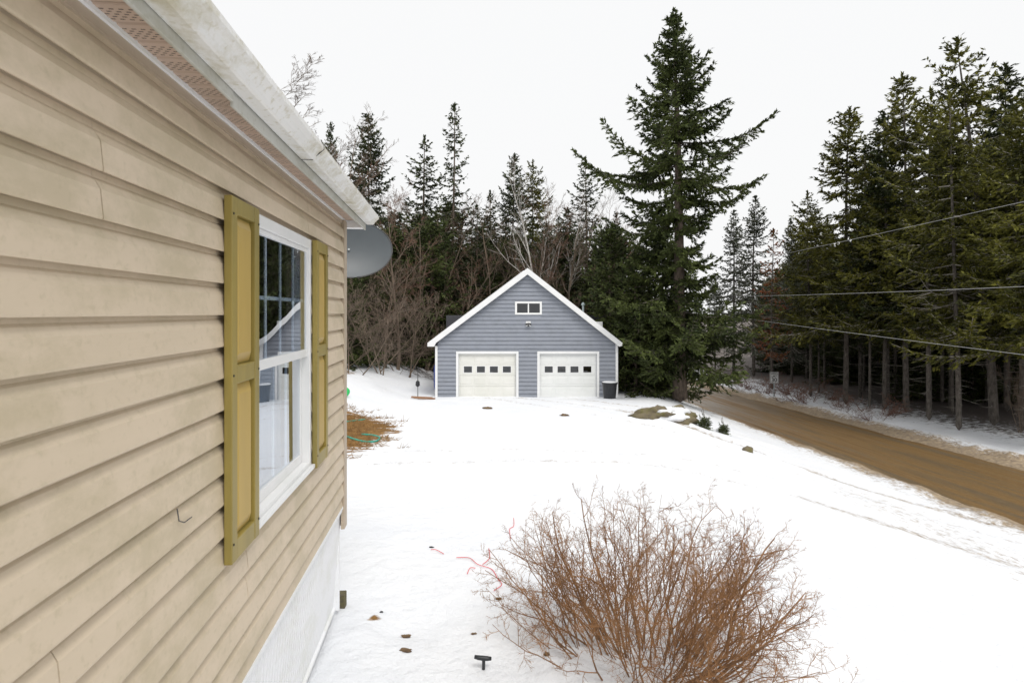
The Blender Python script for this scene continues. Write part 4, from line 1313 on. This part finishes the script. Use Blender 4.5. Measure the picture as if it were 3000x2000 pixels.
bare_list = [
    ('broad', 715, 250, 37.0, 1.6, 2.6, 'large bare tree whose crown shows above the white gutter'),
    ('brown', 985, 300, 38.0, 1.0, 2.4, 'slender bare tree between the gutter end and the broad spruce'),
    ('red_a', 1075, 430, 34.5, 1.3, 0.2, 'reddish bare tree rising right above the satellite dish'),
    ('red_a', 1165, 540, 32.5, 1.35, 1.9, 'reddish bare tree right of the satellite dish, widest of the red ones'),
    ('red_b', 1245, 560, 36.5, 1.0, 3.1, 'reddish multi stemmed bare tree left of the garage roof'),
    ('brown', 1440, 540, 38.5, 0.9, 4.0, 'bare tree with pale upright trunk above the left garage roof slope'),
    ('red_b', 1345, 660, 37.5, 1.1, 5.2, 'low reddish bare tree whose limbs lean over the left garage eave'),
    ('brown', 1660, 600, 38.0, 0.9, 0.9, 'bare brown tree close behind the right slope of the garage'),
    ('tall_grey', 1800, 545, 44.0, 0.6, 2.0, 'pale bare tree in the gap between garage and big spruce'),
    ('brown', 1130, 740, 31.5, 1.3, 1.1, 'low spreading bare tree beside the house corner behind the bare turf'),
]
for key, px, top, Z, wf, rot, label in bare_list:
    place_bare(key, px, top, Z, label, wf=wf, rot=rot, group='bare trees behind the garage')
place_bare('birch', 1578, 470, 38.0, 'white barked birch with forked stems right behind the garage ridge', name='birch_tree', cat='birch tree', group='white birches', rot=0.3)
place_bare('birch', 1640, 560, 39.5, 'white birch right of the ridge leaning towards the flue', name='birch_tree', cat='birch tree', group='white birches', rot=2.2, wf=0.9)
for i, (px, Z, h, rot, wf, label) in enumerate((
        (1035, 27.5, 4.6, 0.2, 1.2, 'arching leafless bush nearest the corner trim of the tan house'),
        (1110, 29.5, 5.2, 1.7, 1.1, 'arching leafless bush in the middle of the thicket left of the garage'),
        (1190, 31.5, 5.0, 3.4, 1.0, 'arching leafless bush next to the garden pole by the garage'),
        (1060, 33.0, 6.5, 4.7, 1.2, 'tall leafless bush at the back of the thicket left of the garage'),
        (1240, 36.5, 5.0, 5.5, 0.9, 'leafless bush behind the snowy passage beside the garage'))):
    place_bare('thicket', px, 0, Z, label, name='leafless_bush', cat='bush', group='thicket left of the garage', height=h, wf=wf, rot=rot)
for i, (px, Z, h, label) in enumerate((
        (1025, 30.0, 5.0, 'dark young spruce hidden in the thicket nearest the house corner'),
        (1105, 33.5, 5.5, 'dark young spruce in the middle of the thicket'),
        (1175, 36.0, 6.5, 'dark young spruce at the back of the thicket near the passage'),
        (1030, 34.0, 7.5, 'taller young spruce right below the satellite dish'),
        (1250, 38.5, 7.0, 'young spruce closing the far end of the snowy passage'),
        (1140, 38.0, 8.0, 'tallest young spruce at the back of the thicket'))):
    place_spruce('low_dense', px, 0, Z, label, group='young spruces in the thicket', height=h, wf=1.1, rot=i * 1.3)
rng = random.Random(21)
tries = count = 0
while count < 58 and tries < 5000:
    tries += 1
    Z = rng.uniform(37, 62)
    px = rng.uniform(700, 1850)
    X = at_px(px, Z)
    if X > road_near(Z) - 2 or not free(X, Z, 1.5) or (-4.5 < X < 6.0 and Z < 37.5):
        continue
    taken.append((X, Z))
    top = rng.uniform(520, 720)
    place_bare(rng.choice(['red_a', 'brown', 'red_b', 'brown', 'tall_grey']), 0, 0, Z, 'bare brown tree in the tangle of branches behind the garage', group='bare trees in the wood behind', X=X, height=z_px(top, Z) - gz(X, Z), wf=rng.uniform(0.8, 1.2), rot=rng.uniform(0, 6.28))
    count += 1
# slim bare stems in the stand across the road
place_bare('thicket', 2985, 0, 23.5, 'leaning pale sapling at the right edge beside the dark stand', name='leafless_bush', cat='bush', group='undergrowth across the road', height=3.2, wf=0.5, rot=1.0)

for i in range(14):
    px = (1000, 1050, 1105, 1150, 1205, 1262, 1310, 1370, 1410, 1480, 1600, 1660, 1740, 1790)[i]
    Z = 37.5 + (i * 7 % 5) * 0.7 + (1.5 if 1280 < px < 1800 else 0)
    place_spruce(('full_c', 'low_dense')[i % 2], 0, 0, Z, 'dark spruce in the wood behind the garage, lost among bare branches', group='dark spruces in the wood behind', X=at_px(px, Z), height=z_px(640 + (i * 37 % 90), Z) - gz(at_px(px, Z), Z), wf=0.95, rot=i * 1.9)
for i in range(12):
    Z = (27.0, 29.5, 31.0, 33.5, 35.0, 37.0, 39.0, 41.0, 43.5, 46.0, 49.0, 38.0)[i]
    X = road_near(Z) + ROAD_W + 1.6 + (i * 5 % 7) * 0.35
    place_bare('brush', 0, 0, Z, 'low reddish dead brush on the far verge of the road', name='dead_brush', cat='brush', group='dead brush along the far verge', X=X, height=0.7 + (i * 3 % 5) * 0.16, wf=1.5, rot=i * 2.3)

# ------------------------------------------------------------------ foreground shrub
SX, SY = 0.93, 3.85
sg_ = gz(SX, SY)
shrub = thing('leafless_shrub', 'large reddish brown leafless shrub in the foreground snow', 'shrub', (SX, SY, sg_))
rg = np.random.default_rng(77)
NS = 124
ang = rg.uniform(0, 6.283, NS)
rad_ = np.sqrt(rg.uniform(0, 1, NS))
P0 = np.stack([rad_ * np.cos(ang) * 0.44, rad_ * np.sin(ang) * 0.28, np.full(NS, -0.08)], -1)
spread = np.minimum(1.30 * rad_ ** 1.2 + rg.normal(0, 0.09, NS), 1.15)
D0 = np.stack([np.cos(ang) * spread, np.sin(ang) * spread * 0.8, np.ones(NS)], -1)
L0 = rg.uniform(0.84, 1.14, NS) * (1 + 0.16 * np.exp(-(rad_ / 0.4) ** 2))
R0 = rg.uniform(0.0030, 0.0078, NS)
R0[:18] *= 1.7
for seed_ in range(78, 110):
    lv = grow(seed_, P0, D0, L0, R0, [dict(seg=9, wander=0.16, trop=0.05, taper=0.75),
                                   dict(n=8, len=0.42, rad=0.55, seg=5, ang=0.72, tmin=0.25, wander=0.17, trop=0.05, rmin=0.0019),
                                   dict(n=6, len=0.46, rad=0.62, seg=4, ang=0.9, tmin=0.2, wander=0.2, trop=0.04, rmin=0.0014),
                                   dict(n=5, len=0.52, rad=0.7, seg=2, ang=0.9, tmin=0.2, wander=0.22, rmin=0.0011)])
    if lv[0][4][:, -1, 2].min() > 0.40:      # no stem lies flat on the snow
        break
for i in range(NS):
    pts = lv[0][4][i]
    rr = R0[i] * (1 - np.linspace(0, 1, len(pts)) * 0.7)
    MB().tube(pts.tolist(), rr.tolist(), 6).build('stem', 'shrub_stem', shrub, smooth=True)
a = seg_mesh(lv[1:], (4, 3, 3))
tw = add_obj('twigs', mesh_from('twigs', a[0], a[1], 'shrub_twig'), shrub)
tw['kind'] = 'stuff'

# ------------------------------------------------------------------ speed sign
SZ = 35.5
sx = at_px(2268, SZ)
sgr = gz(sx, SZ)
sign = thing('speed_sign', 'white speed limit sign on a thin post across the road', 'road sign', (sx, SZ, sgr))
zc = z_px(1106, SZ) - sgr
sw2, sh2 = 0.272, 0.355
plate = MB().box(-sw2, sw2, -0.004, 0.0, zc - sh2, zc + sh2).build('plate', 'sign_white', sign, bevel=0.0)
b = 0.022
bo = MB()
o_ = 0.020
for x0, x1, z0, z1 in ((-sw2 + o_, sw2 - o_, zc + sh2 - o_ - b, zc + sh2 - o_), (-sw2 + o_, sw2 - o_, zc - sh2 + o_, zc - sh2 + o_ + b), (-sw2 + o_, -sw2 + o_ + b, zc - sh2 + o_ + b, zc + sh2 - o_ - b), (sw2 - o_ - b, sw2 - o_, zc - sh2 + o_ + b, zc + sh2 - o_ - b)):
    bo.box(x0, x1, -0.0075, -0.0045, z0, z1)
bo.build('border', 'sign_black', plate)
def text(s, size, z, parent):
    cu_ = bpy.data.curves.new('lettering', 'FONT')
    cu_.body = s
    cu_.size = size
    cu_.align_x = 'CENTER'
    cu_.align_y = 'CENTER'
    cu_.extrude = 0.0015
    cu_.offset = size * 0.018
    tmp = bpy.data.objects.new('lettering', cu_)
    C.objects.link(tmp)
    dg = bpy.context.evaluated_depsgraph_get()
    me = bpy.data.meshes.new_from_object(tmp.evaluated_get(dg))
    C.objects.unlink(tmp)
    bpy.data.objects.remove(tmp)
    me.materials.clear()
    me.materials.append(MATS['sign_black'])
    o = add_obj('lettering', me, parent, (0, -0.0065, z))
    o.rotation_euler = (math.radians(90), 0, 0)
text('SPEED', 0.150, zc + 0.225, plate)
text('LIMIT', 0.150, zc + 0.080, plate)
text('30', 0.36, zc - 0.150, plate)
MB().box(-0.03, 0.03, 0.001, 0.03, -0.3, zc + 0.25).build('post', 'galvanised', sign)

# ------------------------------------------------------------------ utility poles and wires
pf = (at_px(1996, 33.0), 33.0)
pn = (12.35, 5.6)
poles = []
for (x, y), nm in ((pf, 'weathered wooden utility pole half hidden behind the big spruce'), (pn, 'weathered wooden utility pole beside the road right of the camera')):
    g = gz(x, y)
    t = thing('utility_pole', nm, 'utility pole', (x, y, g), group='utility poles along the road')
    top = CZ + 3.1 - g
    MB().tube([(0, 0, -0.5), (0, 0, top * 0.5), (0, 0, top)], [0.125, 0.11, 0.09], 12).build('shaft', 'pole_wood', t, smooth=True)
    for zz in (2.6, 1.2):
        MB().tube([(0, -0.09, zz + CZ - g), (0, -0.20, zz + CZ - g)], 0.035, 8).build('insulator', 'galvanised', t)
for zf, zn, sag, r, lab in ((2.20, 2.75, 0.10, 0.005, 'topmost utility wire crossing in front of the dark stand'),
                            (0.92, 0.62, 0.14, 0.006, 'middle utility wire crossing in front of the dark stand'),
                            (0.20, -1.28, 0.10, 0.006, 'lowest utility wire slanting down across the dark stand')):
    A = Vector((pf[0], pf[1] - 0.15, CZ + zf))
    Bv = Vector((pn[0], pn[1] + 0.13, CZ + zn))
    pts = []
    for i in range(41):
        t = i / 40
        p = A.lerp(Bv, t)
        p.z -= sag * 4 * t * (1 - t)
        pts.append(p)
    tag(MB().tube(pts, r, 6).build('utility_wire', 'wire_grey', smooth=True), lab, 'wire', 'utility wires')

# ------------------------------------------------------------------ boulder with snow
def blob(rx_, ry_, rz_, seed, n=28, m=16, amp=0.16, zmin=-1.0):
    V, Fc = [], []
    for i in range(m + 1):
        th = math.pi * i / m
        for k in range(n):
            ph = 2 * math.pi * k / n
            d = np.array([math.sin(th) * math.cos(ph), math.sin(th) * math.sin(ph), math.cos(th)])
            q = 1 + amp * (float(fbm(d[0] * 2.3 + 9 + d[2], d[1] * 2.3 + seed + d[2] * 1.7, seed)) - 0.47) * 2.2
            V.append((d[0] * rx_ * q, d[1] * ry_ * q, max(d[2] * rz_ * q, zmin)))
    for i in range(m):
        for k in range(n):
            k2 = (k + 1) % n
            Fc.append((i * n + k, (i + 1) * n + k, (i + 1) * n + k2, i * n + k2))
    return V, Fc
BY = 19.0
bx_ = at_px(1957, BY)
bg = gz(bx_, BY)
bd = thing('boulder', 'mossy boulder capped with snow at the foot of the big spruce', 'boulder', (bx_, BY, bg), 0.15)
MB().add(*blob(0.92, 0.60, 0.42, 3, 40, 22, 0.75)).build('rock', 'boulder', bd, smooth=True)
V, Fc = blob(0.62, 0.44, 0.34, 7, 36, 20, 0.55)
MB().add([(v[0] + 0.10, v[1] - 0.12, v[2] * 0.7 + 0.15) for v in V], Fc).build('snow_cap', 'snow_clean', bd, smooth=True)
ob = MB().add(*blob(0.16, 0.13, 0.11, 12, 14, 9, 0.3)).build('stone', 'boulder', None, smooth=True)
x, y = at_px(2190, 15.8), 15.8
ob.location = (x, y, gz(x, y) + 0.03)
tag(ob, 'small stone on the snow bank beside the road', 'stone')

# ------------------------------------------------------------------ small things by the garage
x, y = at_px(1786, 25.6), 25.6
t = thing('black_tub', 'round black tub standing by the right garage corner', 'tub', (x, y, gz(x, y)))
MB().tube([(0, 0, 0.0), (0, 0, 0.68)], [0.27, 0.33], 20).build('body', 'black_plastic', t, smooth=False)
MB().tube([(0, 0, 0.66), (0, 0, 0.73)], [0.36, 0.36], 20).build('rim', 'black_plastic', t)
MB().tube([(0, 0, 0.731), (0, 0, 0.75)], [0.34, 0.28], 20).build('snow_lid', 'snow_clean', t)
x, y = at_px(1224, 25.8), 25.8
t = thing('garden_pole', 'thin dark garden pole with a hanging feeder left of the garage', 'garden pole', (x, y, gz(x, y)))
MB().tube([(0, 0, -0.2), (0, 0, 1.25), (0.06, 0, 1.34), (0.14, 0, 1.32), (0.16, 0, 1.25)], 0.017, 8).build('pole', 'dark_metal', t)
MB().tube([(0.0, -0.03, 0.52), (0.0, -0.03, 0.58), (0.0, -0.03, 0.74), (0.0, -0.03, 0.80)], [0.05, 0.10, 0.085, 0.02], 10).build('feeder', 'black_plastic', t)
for i, (px, y, ln, rz_, h) in enumerate(((1236, 25.6, 0.95, 0.05, 0.03), (1240, 25.25, 0.85, -0.08, 0.035), (1250, 24.95, 0.75, 0.12, 0.03))):
    x = at_px(px, y)
    o = MB().box(-ln / 2, ln / 2, -0.09, 0.09, 0, 0.045).build('plank', 'plank', None, bevel=0.004)
    o.location = (x, y, gz(x, y) + h)
    o.rotation_euler = (0.0, 0.05, rz_)
    tag(o, ('back brown plank on the snow at the left garage corner', 'middle brown plank on the snow at the left garage corner', 'front brown plank on the snow at the left garage corner')[i], 'plank', 'planks by the garage')
x, y = -3.80, 29.3
t = thing('blue_drum', 'blue plastic drum tucked against the left side of the garage', 'drum', (x, y, gz(x, y)))
MB().tube([(0, 0, 0), (0, 0, 0.15), (0, 0, 0.45), (0, 0, 0.8), (0, 0, 1.2), (0, 0, 1.25)], [0.19, 0.22, 0.235, 0.235, 0.22, 0.19], 18).build('body', 'blue_plastic', t)
MB().tube([(0, 0, 0.40), (0, 0, 0.43)], [0.245, 0.245], 18).build('hoop', 'blue_plastic', t)

# ------------------------------------------------------------------ things on the bare turf and the snow
def hose(pts_px, name, label, mat, cat, r, group=None):
    pts = []
    for px, y in pts_px:
        x = at_px(px, y)
        pts.append(Vector((x, y, gz(x, y) + r * 0.6)))
    fine = []
    for i in range(len(pts) - 1):
        p0, p1, p2, p3 = pts[max(i - 1, 0)], pts[i], pts[i + 1], pts[min(i + 2, len(pts) - 1)]
        for k in range(8):
            t = k / 8
            q = 0.5 * (2 * p1 + (p2 - p0) * t + (2 * p0 - 5 * p1 + 4 * p2 - p3) * t * t + (3 * p1 - p0 - 3 * p2 + p3) * t ** 3)
            q.z = gz(q.x, q.y) + r * 0.7
            fine.append(q)
    fine.append(pts[-1])
    return tag(MB().tube(fine, r, 8).build(name, mat, None, smooth=True), label, cat, group)
hose([(985, 13.9), (1020, 13.3), (1055, 12.8), (1095, 12.7), (1112, 13.2), (1092, 13.6), (1060, 13.75)], 'garden_hose', 'teal garden hose curling over the brown turf beside the house', 'hose_teal', 'hose', 0.022)
hose([(985, 16.2), (1020, 16.4), (1050, 16.9), (1070, 17.0)], 'garden_hose', 'straighter length of teal hose higher on the brown turf', 'hose_teal', 'hose', 0.022)
x, y = at_px(1011, 20.5), 20.5
V, Fc = blob(0.17, 0.17, 0.17, 4, 20, 12, 0.02)
o = MB().add(V, Fc).build('ball', 'green_plastic', None, smooth=True)
o.location = (x, y, gz(x, y) + 0.16)
tag(o, 'bright green ball in the snow by the house corner', 'ball')

rg = np.random.default_rng(5)
N = 5200
gxx = rg.uniform(-8.0, -1.9, N * 4); gyy = rg.uniform(10, 21, N * 4)
den = 0.62 * np.exp(-(((gxx + 4.7 + 0.2 * (gyy - 14)) / 2.3) ** 2 + ((gyy - 14.6) / 4.6) ** 2) ** 1.5)
cl = fbm(gxx * 1.3, gyy * 2.4, 44) - 0.47
keep = (den + cl * 0.9) > 0.42
gxx, gyy = gxx[keep][:N], gyy[keep][:N]
hz = gz_rel(gxx, gyy) + CZ
n = len(gxx)
dr = rg.normal(0, 1, (n, 3)); dr[:, 2] = rg.uniform(0.15, 0.6, n)
dr /= np.linalg.norm(dr, axis=1, keepdims=True)
pr = prisms(np.stack([gxx, gyy, hz - 0.01], -1), np.stack([gxx, gyy, hz - 0.01], -1) + dr * rg.uniform(0.08, 0.22, n)[:, None], np.full(n, 0.007), np.full(n, 0.002), 3)
o = add_obj('dead_grass', mesh_from('dead_grass', pr[0], pr[1], 'dry_grass'))
tag(o, 'flattened brown dead grass showing through the snow beside the house', 'grass', kind='stuff')

def on_ray(px, py):
    """ground point seen at a pixel of the photograph"""
    lo, hi = 1.5, 60.0
    for i in range(400):
        Z = 1.5 + i * 0.1
        if z_px(py, Z) < gz(at_px(px, Z), Z):
            break
    return at_px(px, Z), Z
def smooth_line(pts, k=6):
    out = []
    for i in range(len(pts) - 1):
        p0, p1, p2, p3 = pts[max(i - 1, 0)], pts[i], pts[i + 1], pts[min(i + 2, len(pts) - 1)]
        for q in range(k):
            t = q / k
            out.append(0.5 * (2 * p1 + (p2 - p0) * t + (2 * p0 - 5 * p1 + 4 * p2 - p3) * t * t + (3 * p1 - p0 - 3 * p2 + p3) * t ** 3))
    return out + [pts[-1]]
def cord(pixels, label, r=0.0032):
    pts = []
    for px, py in pixels:
        x, y = on_ray(px, py)
        pts.append(Vector((x, y, gz(x, y) + 0.012)))
    return tag(MB().tube(smooth_line(pts), r, 6).build('red_cord', 'cord_red', None, smooth=True), label, 'cord', 'red cord scraps on the snow')
cord([(1337, 1643), (1375, 1647), (1400, 1664), (1440, 1680), (1458, 1705), (1470, 1728), (1447, 1738)], 'longest red cord snaking over the snow left of the shrub')
cord([(1432, 1617), (1434, 1640), (1414, 1662)], 'short curved red cord just above the long one')
cord([(1505, 1523), (1505, 1545), (1493, 1555), (1496, 1587)], 'highest red cord scrap on the snow near the shrub top')
cord([(1393, 1679), (1377, 1684), (1369, 1693)], 'smallest red cord scrap below the long one')
cord([(1262, 1613), (1278, 1619), (1300, 1630)], 'faint red cord end left of the long one')

for i, (px, py, rr, mat, label) in enumerate((
        (1654, 1218, 0.14, 'clod', 'brown clod of dirt on the snow before the right garage door'),
        (1264, 1612, 0.022, 'black_plastic', 'black crumb at the left end of the red cord'),
        (1427, 1197, 0.15, 'clod', 'flat dirt clod on the snow before the left garage door'),
        (1388, 1871, 0.020, 'clod', 'dark crumb on the snow left of the shrub foot'),
        (1460, 1763, 0.024, 'clod', 'dry leaf clump at the left edge of the shrub'),
        (1602, 1921, 0.026, 'clod', 'bark chip on the snow mound below the shrub'),
        (1190, 1868, 0.030, 'clod', 'brown leaf litter lump on the snow near the white skirting'),
        (1188, 1908, 0.034, 'clod', 'lower brown leaf litter lump near the white skirting'),
        (1117, 1808, 0.016, 'black_plastic', 'small black pebble on the snow beside the white skirting'))):
    x, y = on_ray(px, py)
    V, Fc = blob(rr, rr * 0.75, rr * 0.3, 20 + i, 16, 10, 0.75)
    o = MB().add(V, Fc).build('clod', mat, None, smooth=True)
    o.location = (x, y, gz(x, y) + rr * 0.15)
    tag(o, label, 'clod')

x, y = on_ray(1415, 1990)
t = thing('shovel', 'black tee shaped shovel grip sticking out of the snow at the bottom', 'shovel', (x, y, gz(x, y)))
MB().tube([(0.0, 0.02, -0.25), (0.005, -0.01, 0.07)], 0.011, 10).build('shaft', 'black_plastic', t)
MB().tube([(-0.055, -0.01, 0.082), (-0.03, -0.012, 0.078), (0.0, -0.012, 0.074), (0.03, -0.012, 0.072), (0.055, -0.01, 0.07)], [0.011, 0.014, 0.015, 0.014, 0.011], 10).build('grip', 'black_plastic', t, smooth=True)

x, y = on_ray(992, 1790)
o = MB().box(-0.055, 0.055, -0.045, 0.045, 0, 0.13).build('wood_block', 'mossy_block', None, bevel=0.006)
o.location = (x, y, gz(x, y) - 0.02)
o.rotation_euler = (0, 0, 0.1)
tag(o, 'mossy wooden block at the corner of the white skirting', 'block')
